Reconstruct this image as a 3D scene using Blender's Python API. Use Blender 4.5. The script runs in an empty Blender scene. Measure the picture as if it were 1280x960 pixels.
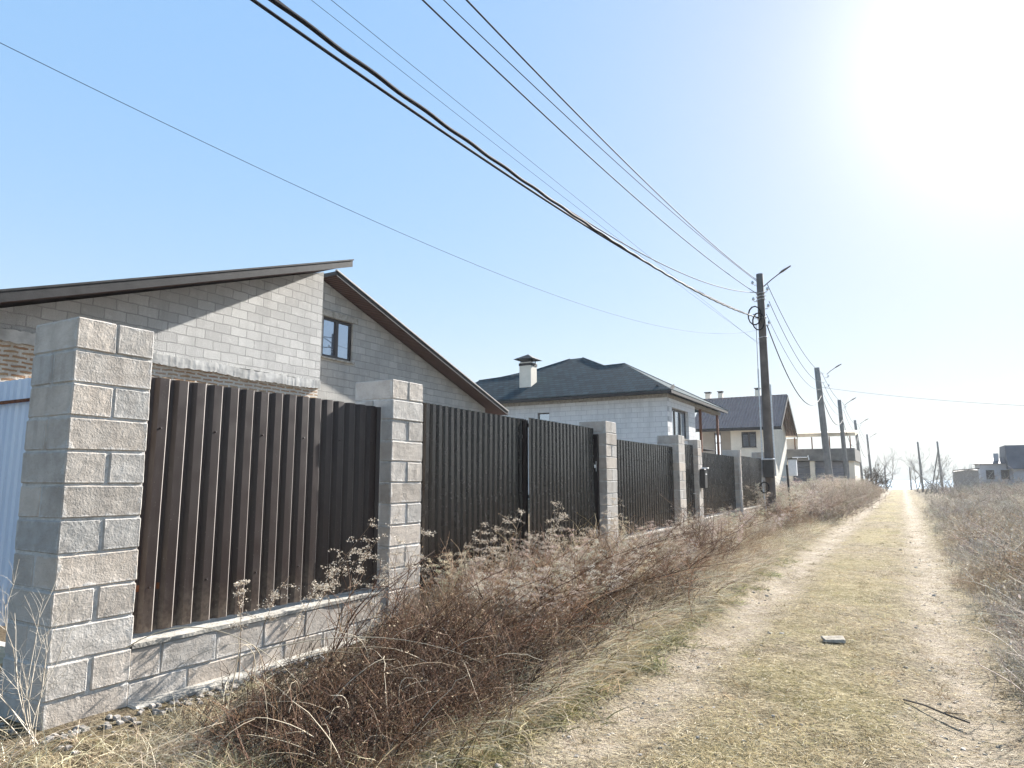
import bpy, bmesh, math, random
import numpy as np
from mathutils import Vector, Matrix

# ------------------------------------------------------------------ camera, sky, sun, exposure
scn = bpy.context.scene
COL = scn.collection
EYE = 1.5
cam_d = bpy.data.cameras.new('camera')
cam = bpy.data.objects.new('camera', cam_d)
COL.objects.link(cam)
cam.location = (0, 0, EYE)
cam.rotation_euler = (math.radians(90 + 7.97), 0, math.radians(29.62))
cam_d.sensor_width = 36.0
cam_d.lens = 36.0 * 850 / 1280
cam_d.clip_start = 0.05
cam_d.clip_end = 20000
scn.camera = cam

SUN_AZ, SUN_EL = math.radians(9.5), math.radians(29)      # azimuth to the right of +Y
SUN_DIR = Vector((math.sin(SUN_AZ) * math.cos(SUN_EL), math.cos(SUN_AZ) * math.cos(SUN_EL), math.sin(SUN_EL)))

world = bpy.data.worlds.new('World')
scn.world = world
world.use_nodes = True
wn, wl = world.node_tree.nodes, world.node_tree.links
wn.clear()
w_out = wn.new('ShaderNodeOutputWorld')
w_bg = wn.new('ShaderNodeBackground')
w_sky = wn.new('ShaderNodeTexSky')
w_sky.sky_type = 'NISHITA'
w_sky.sun_disc = False
w_sky.sun_elevation = SUN_EL
w_sky.sun_rotation = SUN_AZ
w_sky.air_density = 1.25
w_sky.dust_density = 0.35
w_sky.ozone_density = 2.2
w_sky.altitude = 0
w_bg.inputs['Strength'].default_value = 0.1
SKY_GAMMA, SKY_SAT, SKY_VAL = 0.14, 4.1, 2.20
SKY_TINT = (1.0, 1.02, 1.22)
# the hazy aureole of scattered light in the air round the sun
w_geo = wn.new('ShaderNodeNewGeometry')
w_dot = wn.new('ShaderNodeVectorMath'); w_dot.operation = 'DOT_PRODUCT'
w_dot.inputs[1].default_value = (-SUN_DIR.x, -SUN_DIR.y, -SUN_DIR.z)
wl.new(w_geo.outputs['Incoming'], w_dot.inputs[0])
def wmath(op, a, b=None):
    n = wn.new('ShaderNodeMath'); n.operation = op
    for i, s in enumerate((a, b)):
        if s is None: continue
        if isinstance(s, (int, float)): n.inputs[i].default_value = s
        else: wl.new(s, n.inputs[i])
    return n.outputs[0]
w_c = wmath('MAXIMUM', w_dot.outputs['Value'], 0.0)
w_g = wmath('ADD', wmath('MULTIPLY', wmath('POWER', w_c, 100.0), 1.6), wmath('MULTIPLY', wmath('POWER', w_c, 9.0), 0.1))
w_mul = wn.new('ShaderNodeVectorMath'); w_mul.operation = 'SCALE'
w_mul.inputs[0].default_value = (0.96, 0.98, 1.0)
wl.new(w_g, w_mul.inputs['Scale'])
w_hsv = wn.new('ShaderNodeHueSaturation')
w_hsv.inputs['Saturation'].default_value = SKY_SAT
w_hsv.inputs['Value'].default_value = SKY_VAL
w_gam = wn.new('ShaderNodeGamma')                 # the photograph's strongly compressed sky
w_gam.inputs['Gamma'].default_value = SKY_GAMMA
w_tint = wn.new('ShaderNodeVectorMath'); w_tint.operation = 'MULTIPLY'; w_tint.inputs[1].default_value = SKY_TINT
wl.new(w_sky.outputs[0], w_tint.inputs[0])
wl.new(w_tint.outputs[0], w_gam.inputs['Color'])
wl.new(w_gam.outputs[0], w_hsv.inputs['Color'])
w_add = wn.new('ShaderNodeVectorMath'); w_add.operation = 'ADD'
w_sep = wn.new('ShaderNodeSeparateXYZ'); wl.new(w_geo.outputs['Incoming'], w_sep.inputs[0])
w_el = wmath('MULTIPLY', w_sep.outputs['Z'], -1.0)                    # sine of the elevation looked at
w_low = wmath('POWER', wmath('SUBTRACT', 1.0, wmath('MINIMUM', wmath('MAXIMUM', w_el, 0.0), 1.0)), 9.0)
w_mix = wn.new('ShaderNodeMix'); w_mix.data_type = 'RGBA'             # pale sea haze low over the horizon
wl.new(wmath('MULTIPLY', w_low, 0.92), w_mix.inputs[0])
wl.new(w_hsv.outputs[0], w_mix.inputs[6]); w_mix.inputs[7].default_value = (2.0, 2.26, 2.38, 1)
wl.new(w_mix.outputs[2], w_add.inputs[0]); wl.new(w_mul.outputs[0], w_add.inputs[1])
wl.new(w_add.outputs[0], w_bg.inputs['Color'])
wl.new(w_bg.outputs[0], w_out.inputs['Surface'])

sun_d = bpy.data.lights.new('sun', 'SUN')
sun_d.energy = 5.0
sun_d.angle = math.radians(0.5)
sun_d.color = (1.0, 0.955, 0.89)
sun = bpy.data.objects.new('sun', sun_d)
COL.objects.link(sun)
sun.rotation_euler = (-SUN_DIR).to_track_quat('-Z', 'Y').to_euler()

scn.view_settings.view_transform = 'Standard'
scn.view_settings.look = 'None'
scn.view_settings.gamma = 1
scn.view_settings.use_curve_mapping = False
scn.view_settings.exposure = 1.85

random.seed(5)
RNG = np.random.default_rng(5)

# ------------------------------------------------------------------ object helpers
def tag(o, label=None, cat=None, group=None, kind=None):
    if label: o['label'] = label
    if cat: o['category'] = cat
    if group: o['group'] = group
    if kind: o['kind'] = kind
    return o

def empty(name, loc, label, cat, group=None, rz=0.0):
    o = bpy.data.objects.new(name, None)
    o.empty_display_size = 0.2
    COL.objects.link(o)
    o.location = loc
    o.rotation_euler = (0, 0, rz)
    return tag(o, label, cat, group)

class MB:
    """collects plain polygons, world or local coordinates"""
    def __init__(self):
        self.v, self.f, self.m, self.c, self.u = [], [], [], [], []
        self.mi = 0
        self.col = (1, 1, 1)
    def add(self, vs, fs, uv=None):
        b = len(self.v)
        self.v += [tuple(p) for p in vs]
        self.c += [self.col] * len(vs)
        self.u += uv if uv else [(0, 0, 0)] * len(vs)
        for f in fs:
            self.f.append([i + b for i in f]); self.m.append(self.mi)
    def box(self, x0, x1, y0, y1, z0, z1):
        vs = [(x, y, z) for x in (x0, x1) for y in (y0, y1) for z in (z0, z1)]
        self.add(vs, [(0, 1, 3, 2), (4, 6, 7, 5), (0, 4, 5, 1), (2, 3, 7, 6), (0, 2, 6, 4), (1, 5, 7, 3)])
    def cbox(self, x0, x1, y0, y1, z0, z1, ch=0.008, jit=0.0, rng=random):
        """chamfered box, per-face uv in the u attribute (metres from the face's corner)"""
        lo, hi = (x0, y0, z0), (x1, y1, z1)
        idx, vs, uv = {}, [], []
        jt = {}
        for sx in (0, 1):
            for sy in (0, 1):
                for sz in (0, 1):
                    jt[(sx, sy, sz)] = [rng.uniform(-jit, jit) for _ in range(3)]
        for s, j in jt.items():
            for ax in range(3):
                p = []
                for k in range(3):
                    e = (lo, hi)[s[k]][k] + j[k]
                    if k != ax: e += ch * (1 if s[k] == 0 else -1)
                    p.append(e)
                idx[(s, ax)] = len(vs); vs.append(p)
                o = [k for k in range(3) if k != ax]
                uv.append(((p[o[0]] - lo[o[0]]) / (hi[o[0]] - lo[o[0]]), (p[o[1]] - lo[o[1]]) / (hi[o[1]] - lo[o[1]]), ax))
        fs = []
        def S(ax, a, o, b, c):
            s = [0, 0, 0]; s[ax] = a; s[o[0]] = b; s[o[1]] = c
            return tuple(s)
        for ax in range(3):
            o = [k for k in range(3) if k != ax]
            for a in (0, 1):
                q = [idx[(S(ax, a, o, b, c), ax)] for b, c in ((0, 0), (1, 0), (1, 1), (0, 1))]
                fs.append(q)
            for b in (0, 1):                      # edge strips along axis ax
                for c in (0, 1):
                    p0, p1 = S(ax, 0, o, b, c), S(ax, 1, o, b, c)
                    fs.append([idx[(p0, o[0])], idx[(p1, o[0])], idx[(p1, o[1])], idx[(p0, o[1])]])
        for s in jt:
            fs.append([idx[(s, 0)], idx[(s, 1)], idx[(s, 2)]])
        self.add(vs, fs, uv)
    def bar(self, p0, p1, w, h=None, up=(0, 0, 1)):
        h = h or w
        p0, p1 = Vector(p0), Vector(p1)
        t = (p1 - p0).normalized()
        u = Vector(up)
        if abs(t.dot(u)) > 0.98: u = Vector((1, 0, 0))
        s = t.cross(u).normalized() * w / 2
        n = s.cross(t).normalized() * h / 2
        vs = [p + a * s + b * n for p in (p0, p1) for a, b in ((-1, -1), (1, -1), (1, 1), (-1, 1))]
        self.add(vs, [(0, 1, 2, 3), (7, 6, 5, 4)] + [(i, i + 4, (i + 1) % 4 + 4, (i + 1) % 4) for i in range(4)])
    def tube(self, pts, r, n=8, cap=True):
        pts = np.array(pts, float)
        rr = np.broadcast_to(np.array(r, float), (len(pts),))
        V, Q = tubes(pts[None], rr[None], n)
        b = [tuple(p) for p in V]
        fs = [list(q) for q in Q]
        if cap:
            fs.append(list(range(n))[::-1]); fs.append([len(b) - n + i for i in range(n)])
        self.add(b, fs)
    def build(self, name, mats, parent=None, smooth=False, loc=None):
        me = bpy.data.meshes.new(name)
        me.from_pydata(self.v, [], self.f)
        mats = mats if isinstance(mats, (list, tuple)) else [mats]
        for m in mats: me.materials.append(m)
        me.polygons.foreach_set('material_index', self.m)
        a = me.attributes.new('Col', 'FLOAT_COLOR', 'POINT')
        a.data.foreach_set('color', np.array([(*c, 1) for c in self.c], np.float32).ravel())
        a = me.attributes.new('Buv', 'FLOAT_VECTOR', 'POINT')
        a.data.foreach_set('vector', np.array(self.u, np.float32).ravel())
        bm = bmesh.new(); bm.from_mesh(me)
        bmesh.ops.recalc_face_normals(bm, faces=bm.faces)
        bm.to_mesh(me); bm.free()
        if smooth:
            me.polygons.foreach_set('use_smooth', [True] * len(me.polygons))
        o = bpy.data.objects.new(name, me)
        COL.objects.link(o)
        if parent: o.parent = parent
        if loc: o.location = loc
        return o

def tubes(P, r, s=3):
    """P (B,n,3), r (B,n) -> verts (B*n*s,3), quads"""
    B, n, _ = P.shape
    T = np.gradient(P, axis=1)
    T /= np.linalg.norm(T, axis=2, keepdims=True) + 1e-9
    ref = np.where(np.abs(T[..., :1]) > 0.9, np.array([0., 1., 0.]), np.array([1., 0., 0.]))
    N = np.cross(T, ref); N /= np.linalg.norm(N, axis=2, keepdims=True) + 1e-9
    M = np.cross(T, N)
    a = np.arange(s) * 2 * np.pi / s
    V = P[:, :, None] + r[:, :, None, None] * (np.cos(a)[None, None, :, None] * N[:, :, None] + np.sin(a)[None, None, :, None] * M[:, :, None])
    i = np.arange(n - 1)[:, None] * s
    k = np.arange(s)[None]
    q = np.stack([i + k, i + (k + 1) % s, i + s + (k + 1) % s, i + s + k], -1).reshape(-1, 4)
    Q = (np.arange(B)[:, None, None] * n * s + q[None]).reshape(-1, 4)
    return V.reshape(-1, 3), Q

def quads_obj(name, V, Q, C, mat, parent=None, smooth=False):
    me = bpy.data.meshes.new(name)
    V = np.asarray(V, np.float32); Q = np.asarray(Q, np.int32)
    me.vertices.add(len(V)); me.vertices.foreach_set('co', V.ravel())
    me.loops.add(Q.size); me.loops.foreach_set('vertex_index', Q.ravel())
    me.polygons.add(len(Q))
    me.polygons.foreach_set('loop_start', np.arange(len(Q), dtype=np.int32) * 4)
    me.polygons.foreach_set('loop_total', np.full(len(Q), 4, np.int32))
    if smooth: me.polygons.foreach_set('use_smooth', np.ones(len(Q), bool))
    me.update(calc_edges=True)
    a = me.attributes.new('Col', 'FLOAT_COLOR', 'POINT')
    a.data.foreach_set('color', np.concatenate([C, np.ones((len(C), 1))], 1).astype(np.float32).ravel())
    me.materials.append(mat)
    o = bpy.data.objects.new(name, me)
    COL.objects.link(o)
    if parent: o.parent = parent
    return o

# ------------------------------------------------------------------ material helpers
class NT:
    def __init__(self, name):
        self.mat = bpy.data.materials.new(name)
        self.mat.use_nodes = True
        self.n, self.l = self.mat.node_tree.nodes, self.mat.node_tree.links
        self.n.clear()
        self.out = self.n.new('ShaderNodeOutputMaterial')
    def node(self, t, ins=None, **kw):
        nd = self.n.new(t)
        for k, v in kw.items(): setattr(nd, k, v)
        for k, v in (ins or {}).items(): self.set(nd.inputs[k], v)
        return nd
    def set(self, sock, v):
        if isinstance(v, bpy.types.NodeSocket): self.l.new(v, sock)
        elif isinstance(v, (tuple, list)) and len(v) == 3 and sock.type == 'RGBA': sock.default_value = (*v, 1)
        else: sock.default_value = v
    def coord(self, scale=(1, 1, 1), kind='Object'):
        tc = self.node('ShaderNodeTexCoord')
        if scale == (1, 1, 1): return tc.outputs[kind]
        return self.node('ShaderNodeMapping', {'Vector': tc.outputs[kind], 'Scale': scale}).outputs[0]
    def noise(self, vec, scale, detail=4, rough=0.55):
        return self.node('ShaderNodeTexNoise', {'Vector': vec, 'Scale': scale, 'Detail': detail, 'Roughness': rough}).outputs['Fac']
    def ramp(self, fac, stops):
        r = self.node('ShaderNodeValToRGB', {'Fac': fac})
        e = r.color_ramp.elements
        while len(e) < len(stops): e.new(0.5)
        for el, (p, c) in zip(e, stops):
            el.position = p
            el.color = (c, c, c, 1) if isinstance(c, (int, float)) else (*c, 1)
        return r.outputs[0]
    def mix(self, fac, a, b, mode='MIX'):
        m = self.node('ShaderNodeMix', data_type='RGBA', blend_type=mode)
        self.set(m.inputs[0], fac); self.set(m.inputs[6], a); self.set(m.inputs[7], b)
        return m.outputs[2]
    def math(self, op, a, b=0.0, c=None):
        m = self.node('ShaderNodeMath', operation=op)
        self.set(m.inputs[0], a); self.set(m.inputs[1], b)
        if c is not None: self.set(m.inputs[2], c)
        return m.outputs[0]
    def bump(self, h, strength, dist=0.02, normal=None):
        b = self.node('ShaderNodeBump', {'Height': h, 'Strength': strength, 'Distance': dist})
        if normal is not None: self.set(b.inputs['Normal'], normal)
        return b.outputs[0]
    def attr(self, name, out='Color'):
        return self.node('ShaderNodeAttribute', attribute_name=name).outputs[out]
    def principled(self, color, rough=0.8, normal=None, metallic=0.0, spec=0.5, **kw):
        p = self.node('ShaderNodeBsdfPrincipled', {'Base Color': color, 'Roughness': rough, 'Metallic': metallic, 'Specular IOR Level': spec})
        for k, v in kw.items(): self.set(p.inputs[k], v)
        if normal is not None: self.set(p.inputs['Normal'], normal)
        self.set(self.out.inputs[0], p.outputs[0])
        return self.mat

def m_simple(name, col, rough=0.7, var=0.25, scale=6.0, metallic=0.0, spec=0.4, bump=0.15, bscale=40):
    t = NT(name)
    v = t.coord()
    n = t.noise(v, scale, 5)
    lo = tuple(c * (1 - var) for c in col); hi = tuple(min(1, c * (1 + var)) for c in col)
    c = t.ramp(n, [(0.3, lo), (0.7, hi)])
    return t.principled(c, rough, t.bump(t.noise(v, bscale, 4), bump, 0.01), metallic, spec)

def m_concrete_block(name, c0, c1, stain=(0.17, 0.14, 0.12)):
    """hollow concrete block: coarse open grain, damp bands where the cells are"""
    t = NT(name)
    v = t.coord()
    n1 = t.noise(v, 7, 5, 0.65)
    n2 = t.noise(v, 90, 3, 0.7)
    n3 = t.noise(v, 55, 4, 0.7)
    base = t.mix(t.ramp(n1, [(0.3, 0.0), (0.7, 1.0)]), c0, c1)
    base = t.mix(1.0, base, t.attr('Col'), 'MULTIPLY')
    buv = t.node('ShaderNodeSeparateXYZ', {0: t.attr('Buv', 'Vector')})
    u = t.math('ADD', buv.outputs[0], t.math('MULTIPLY', t.math('SUBTRACT', n3, 0.5), 0.10))
    w = t.math('COSINE', t.math('MULTIPLY', u, 4 * math.pi))        # two cells
    band = t.ramp(w, [(0.0, 0.0), (0.55, 1.0)])
    band = t.math('MULTIPLY', band, t.ramp(t.noise(v, 2.3, 2), [(0.45, 0.0), (0.65, 0.5)]))
    base = t.mix(band, base, t.mix(0.45, base, stain))
    base = t.mix(t.ramp(n2, [(0.62, 0.0), (0.75, 0.6)]), base, (0.12, 0.11, 0.10))
    # mortar smeared over the block's rim
    uu = t.math('MINIMUM', buv.outputs[0], t.math('SUBTRACT', 1.0, buv.outputs[0]))
    vv = t.math('MINIMUM', buv.outputs[1], t.math('SUBTRACT', 1.0, buv.outputs[1]))
    ed = t.math('ADD', t.math('MINIMUM', t.math('MULTIPLY', uu, 1.6), vv), t.math('MULTIPLY', t.math('SUBTRACT', t.noise(v, 14, 5, 0.7), 0.5), 0.5))
    sm = t.ramp(ed, [(0.0, 0.75), (0.09, 0.0)])
    base = t.mix(sm, base, (0.47, 0.46, 0.44))
    base = t.mix(t.ramp(t.noise(v, 3.1, 6, 0.7), [(0.54, 0.0), (0.72, 0.35)]), base, (0.20, 0.18, 0.16))
    h = t.math('ADD', t.math('ADD', t.math('MULTIPLY', n2, 0.6), t.math('MULTIPLY', n3, 0.7)), t.math('ADD', t.math('MULTIPLY', sm, 0.8), t.math('MULTIPLY', t.noise(v, 11, 4, 0.7), 1.4)))
    return t.principled(base, 0.93, t.bump(h, 0.55, 0.008), 0, 0.2)

def m_mortar(name, col=(0.44, 0.43, 0.41)):
    return m_simple(name, col, 0.95, 0.25, 20, 0, 0.2, 0.9, 60)

def m_masonry(name, axis, bw, rh, c1, c2, mortar, msize=0.012, bump=0.6, distort=0.02, stainc=None, smooth=0.2):
    t = NT(name)
    co = t.coord()
    sx = t.node('ShaderNodeSeparateXYZ', {0: co})
    nz = t.node('ShaderNodeTexNoise', {'Vector': co, 'Scale': 4.5, 'Detail': 5})
    off = t.node('ShaderNodeVectorMath', {0: nz.outputs['Color'], 1: (0.5, 0.5, 0.5)}, operation='SUBTRACT')
    off = t.node('ShaderNodeVectorMath', {0: off.outputs[0], 'Scale': distort}, operation='SCALE')
    vec = t.node('ShaderNodeCombineXYZ', {0: sx.outputs[axis], 1: sx.outputs[2], 2: 0.0})
    vec = t.node('ShaderNodeVectorMath', {0: vec.outputs[0], 1: off.outputs[0]}, operation='ADD')
    br = t.node('ShaderNodeTexBrick', {'Vector': vec.outputs[0], 'Color1': c1, 'Color2': c2, 'Mortar': mortar, 'Scale': 1.0,
                'Mortar Size': msize, 'Mortar Smooth': smooth, 'Bias': 0.0, 'Brick Width': bw, 'Row Height': rh})
    n1 = t.noise(co, 1.3, 5, 0.6)
    n2 = t.noise(co, 45, 4, 0.65)
    c = t.mix(t.ramp(n1, [(0.3, 0.0), (0.75, 0.5)]), br.outputs[0], stainc or tuple(x * 0.7 for x in c1))
    c = t.mix(t.ramp(n2, [(0.35, 0.25), (0.6, 0.0)]), c, tuple(x * 0.6 for x in c2))
    st = t.node('ShaderNodeMapping', {'Vector': co, 'Scale': (2.2, 2.2, 0.35)}).outputs[0]
    c = t.mix(t.ramp(t.noise(st, 1.0, 5, 0.65), [(0.48, 0.0), (0.72, 0.45)]), c, tuple(x * 0.62 for x in c2))
    c = t.mix(t.ramp(t.noise(co, 6.5, 5, 0.7), [(0.55, 0.0), (0.75, 0.4)]), c, tuple(min(1, x * 1.18) for x in c1))
    bn = t.node('ShaderNodeTexBrick', {'Vector': vec.outputs[0], 'Color1': (1, 1, 1), 'Color2': (0.72, 0.72, 0.72), 'Mortar': (0.2, 0.2, 0.2),
                'Scale': 1.0, 'Mortar Size': msize, 'Mortar Smooth': smooth, 'Brick Width': bw, 'Row Height': rh})
    h = t.math('ADD', t.math('MULTIPLY', bn.outputs[0], 0.8), t.math('MULTIPLY', n2, 0.5))
    return t.principled(c, 0.93, t.bump(h, bump, 0.05), 0, 0.2)

def m_leaf(name, trans=0.4, rough=0.75):
    """dry stems and blades: colour of each one from its attribute, light passes through"""
    t = NT(name)
    c = t.attr('Col')
    d = t.node('ShaderNodeBsdfPrincipled', {'Base Color': c, 'Roughness': rough, 'Specular IOR Level': 0.25})
    tr = t.node('ShaderNodeBsdfTranslucent', {'Color': c})
    mx = t.node('ShaderNodeMixShader', {0: trans})
    t.l.new(d.outputs[0], mx.inputs[1]); t.l.new(tr.outputs[0], mx.inputs[2])
    t.set(t.out.inputs[0], mx.outputs[0])
    return t.mat

def m_metal_sheet(name, col, faded, rough=0.38, spec=0.6):
    t = NT(name)
    v = t.coord((1, 1, 0.25))
    v2 = t.coord()
    n = t.noise(v, 2.5, 5, 0.6)
    c = t.mix(t.ramp(n, [(0.35, 0.0), (0.7, 0.8)]), col, faded)
    d = t.noise(t.coord((9, 9, 0.7)), 3, 4, 0.7)
    c = t.mix(t.ramp(d, [(0.55, 0.0), (0.8, 0.15)]), c, (0.12, 0.105, 0.09))
    sp = t.noise(v2, 120, 2, 0.5)
    c = t.mix(t.ramp(sp, [(0.70, 0.0), (0.76, 0.5)]), c, (0.22, 0.20, 0.17))
    zz = t.node('ShaderNodeSeparateXYZ', {0: v2}).outputs[2]
    mud = t.math('MULTIPLY', t.ramp(t.math('ADD', zz, t.math('MULTIPLY', t.math('SUBTRACT', t.noise(v2, 5, 5, 0.7), 0.5), 0.5)), [(0.02, 0.45), (0.30, 0.0)]), t.ramp(t.noise(v2, 30, 3), [(0.35, 0.2), (0.6, 1.0)]))
    c = t.mix(mud, c, (0.17, 0.135, 0.10))
    r = t.ramp(t.noise(v2, 8, 5), [(0.3, rough - 0.06), (0.7, rough + 0.12)])
    return t.principled(c, r, t.bump(t.noise(v2, 1.8, 2), 0.14, 0.03), 0.0, spec, **({'Coat Weight': 0.35, 'Coat Roughness': 0.12, 'Coat IOR': 1.6} if spec > 0.9 else {}))

def m_ground(name, track):
    t = NT(name)
    v = t.coord()
    sx = t.node('ShaderNodeSeparateXYZ', {0: v})
    nb = t.noise(v, 0.7, 4, 0.6)
    n2 = t.noise(v, 4.5, 5, 0.65)
    n3 = t.noise(v, 35, 5, 0.7)
    n4 = t.noise(v, 160, 3, 0.6)
    litter = t.mix(t.ramp(n2, [(0.35, 0.0), (0.65, 1.0)]), (0.18, 0.14, 0.085), (0.40, 0.325, 0.21))
    litter = t.mix(t.ramp(nb, [(0.46, 0.0), (0.66, 0.5)]), litter, (0.23, 0.205, 0.085))
    litter = t.mix(t.ramp(n3, [(0.42, 0.9), (0.51, 0.0)]), litter, (0.065, 0.048, 0.03))
    sand = t.mix(t.ramp(n2, [(0.3, 0.0), (0.7, 1.0)]), (0.36, 0.295, 0.225), (0.48, 0.41, 0.325))
    sand = t.mix(t.ramp(n3, [(0.38, 0.8), (0.48, 0.0)]), sand, (0.17, 0.125, 0.085))
    sand = t.mix(t.ramp(n4, [(0.62, 0.0), (0.7, 0.5)]), sand, (0.58, 0.52, 0.44))
    # litter colour made darker under the weeds on both sides
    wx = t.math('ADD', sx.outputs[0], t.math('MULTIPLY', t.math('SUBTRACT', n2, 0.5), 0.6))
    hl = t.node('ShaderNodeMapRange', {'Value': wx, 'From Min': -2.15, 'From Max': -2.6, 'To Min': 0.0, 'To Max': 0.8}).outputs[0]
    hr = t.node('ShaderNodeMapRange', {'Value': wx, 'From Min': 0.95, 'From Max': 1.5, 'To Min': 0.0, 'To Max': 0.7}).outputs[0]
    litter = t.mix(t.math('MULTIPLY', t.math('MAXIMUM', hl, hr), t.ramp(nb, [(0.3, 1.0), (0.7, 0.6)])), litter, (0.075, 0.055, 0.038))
    c_y = t.math('MULTIPLY', t.ramp(t.noise(v, 0.33, 3), [(0.40, 0.0), (0.58, 1.0)]), t.ramp(t.math('ABSOLUTE', t.math('ADD', sx.outputs[0], 0.75)), [(0.25, 0.30), (0.75, 0.0)]))
    litter = t.mix(c_y, litter, (0.38, 0.32, 0.13))
    if track:
        x = t.math('ADD', sx.outputs[0], t.math('MULTIPLY', t.math('SUBTRACT', t.noise(v, 0.9, 4, 0.6), 0.5), 0.7))
        dl = t.math('ABSOLUTE', t.math('ADD', x, 1.62))
        dr = t.math('ABSOLUTE', t.math('SUBTRACT', x, 0.25))
        d = t.math('MINIMUM', dl, dr)
        d = t.math('ADD', d, t.math('MULTIPLY', t.math('SUBTRACT', n2, 0.5), 0.35))
        m = t.math('MULTIPLY', t.ramp(d, [(0.06, 1.0), (0.40, 0.0)]), t.ramp(t.noise(v, 2.2, 5, 0.7), [(0.35, 0.35), (0.6, 1.0)]))
        c = t.mix(m, litter, sand)
    else:
        c = t.mix(t.ramp(t.noise(v, 0.5, 4), [(0.55, 0.0), (0.7, 0.5)]), litter, sand)
    h = t.math('ADD', t.math('MULTIPLY', n3, 1.0), t.math('ADD', t.math('MULTIPLY', n2, 1.5), t.math('MULTIPLY', n4, 0.3)))
    return t.principled(c, 0.95, t.bump(h, 1.0, 0.05), 0, 0.1)

M = {}
M['block'] = m_concrete_block('concrete_block', (0.50, 0.462, 0.418), (0.365, 0.33, 0.293))
M['mortar'] = m_mortar('mortar')
M['cement'] = m_simple('cement_footing', (0.33, 0.31, 0.275), 0.95, 0.3, 9, 0, 0.2, 0.8, 50)
M['sheet'] = m_metal_sheet('brown_metal_sheet', (0.017, 0.0062, 0.0050), (0.022, 0.0135, 0.012), 0.38, 0.5)
M['gate'] = m_metal_sheet('gate_metal_sheet', (0.008, 0.0065, 0.0065), (0.015, 0.013, 0.013), 0.20, 0.40)
M['worn_brown'] = m_metal_sheet('chalked_paint', (0.30, 0.27, 0.25), (0.42, 0.39, 0.37), 0.5)  # pale rib strip, sunlight on the bend put into the colour
M['worn_blue'] = m_metal_sheet('worn_blue_paint', (0.50, 0.58, 0.70), (0.62, 0.68, 0.76), 0.5)  # rib strip of the blue sheet, in the sheet's own colours
M['blue'] = m_metal_sheet('pale_blue_sheet', (0.50, 0.58, 0.70), (0.62, 0.68, 0.76), 0.45)
M['rust'] = m_simple('rusty_steel', (0.17, 0.062, 0.028), 0.85, 0.5, 25, 0.2, 0.3, 0.5)
M['frame'] = m_simple('dark_window_frame', (0.022, 0.016, 0.015), 0.45, 0.2, 8, 0, 0.5, 0.05)
M['galv'] = m_simple('galvanised_steel', (0.55, 0.56, 0.57), 0.45, 0.2, 20, 0.6, 0.5, 0.1)
M['dark'] = m_simple('black_plastic', (0.02, 0.02, 0.021), 0.5, 0.3, 10, 0, 0.5, 0.1)
M['white'] = m_simple('white_enamel', (0.75, 0.76, 0.77), 0.5, 0.08, 10, 0, 0.5, 0.05)
M['wood_pale'] = m_simple('sawn_plank', (0.50, 0.40, 0.27), 0.85, 0.25, 8, 0, 0.2, 0.4)
M['cable'] = m_simple('cable_rubber', (0.014, 0.014, 0.018), 0.75, 0.2, 10, 0, 0.15, 0.05)
M['weed'] = m_leaf('dry_stem', 0.20)
M['grassm'] = m_leaf('dry_grass_blade', 0.28)
M['bark'] = m_simple('bark', (0.11, 0.09, 0.075), 0.9, 0.3, 12, 0, 0.2, 0.5)
M['bark_pale'] = m_simple('pale_bark', (0.36, 0.33, 0.30), 0.9, 0.2, 12, 0, 0.2, 0.3)

# ------------------------------------------------------------------ terrain
def sstep(a, b, x):
    t = np.clip((x - a) / (b - a), 0, 1)
    return t * t * (3 - 2 * t)
def hz(x, y):
    x = np.asarray(x, float); y = np.asarray(y, float)
    z = (0.13 + 0.09 * sstep(4.0, 6.5, y)) * sstep(-2.2, -3.8, x) + 0.05 * sstep(-1.9, -2.5, x)
    z = z - 0.045 * np.exp(-((x + 1.62) / 0.30) ** 2) - 0.04 * np.exp(-((x - 0.25) / 0.26) ** 2)
    z = z + 0.12 * sstep(0.8, 2.2, x) + 0.30 * sstep(2.5, 9, x) * sstep(10, 35, y) + 0.25 * sstep(-2.4, -3.4, x) * sstep(24, 36, y)
    z = z + 0.022 * np.sin(2.1 * x + 0.7 * y) * np.sin(1.3 * y - 0.4 * x) + 0.010 * np.sin(5.3 * x + 1.1) * np.sin(4.7 * y)
    z = z - 16 * sstep(116, 165, y)
    return z

def sheet(name, xs, ys, mat, lift=0.0):
    X, Y = np.meshgrid(xs, ys, indexing='ij')
    V = np.stack([X, Y, hz(X, Y) + lift], -1).reshape(-1, 3)
    nx, ny = len(xs), len(ys)
    i = (np.arange(nx - 1)[:, None] * ny + np.arange(ny - 1)[None]).ravel()
    Q = np.stack([i, i + ny, i + ny + 1, i + 1], 1)
    o = quads_obj(name, V, Q, np.ones((len(V), 3)), mat, smooth=True)
    tag(o, kind='structure')
    return o
ys_n = np.concatenate([np.linspace(-6, 14, 150), np.linspace(14.4, 60, 100), np.linspace(61, 120, 50), np.linspace(122, 175, 22), [220, 320]])
xs_n = np.concatenate([np.linspace(-120, -16, 20), np.linspace(-15, -4.3, 24), np.linspace(-4.2, 2.5, 68), np.linspace(2.7, 14, 40), np.linspace(16, 140, 24)])
sheet('ground', xs_n, ys_n, M.setdefault('ground', m_ground('weedy_ground', False)))
sheet('dirt_track', np.linspace(-2.35, 1.05, 60), ys_n[ys_n < 122], M.setdefault('track', m_ground('sandy_track', True)), 0.006)
t = NT('sea_water')
M['sea'] = t.principled((0.42, 0.50, 0.56), 0.9, None, 0, 0.0)
s = MB(); s.add([(-4000, 170, -12), (4000, 170, -12), (4000, 9000, -12), (-4000, 9000, -12)], [(0, 1, 2, 3)])
tag(s.build('sea', M['sea']), kind='structure')

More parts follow.
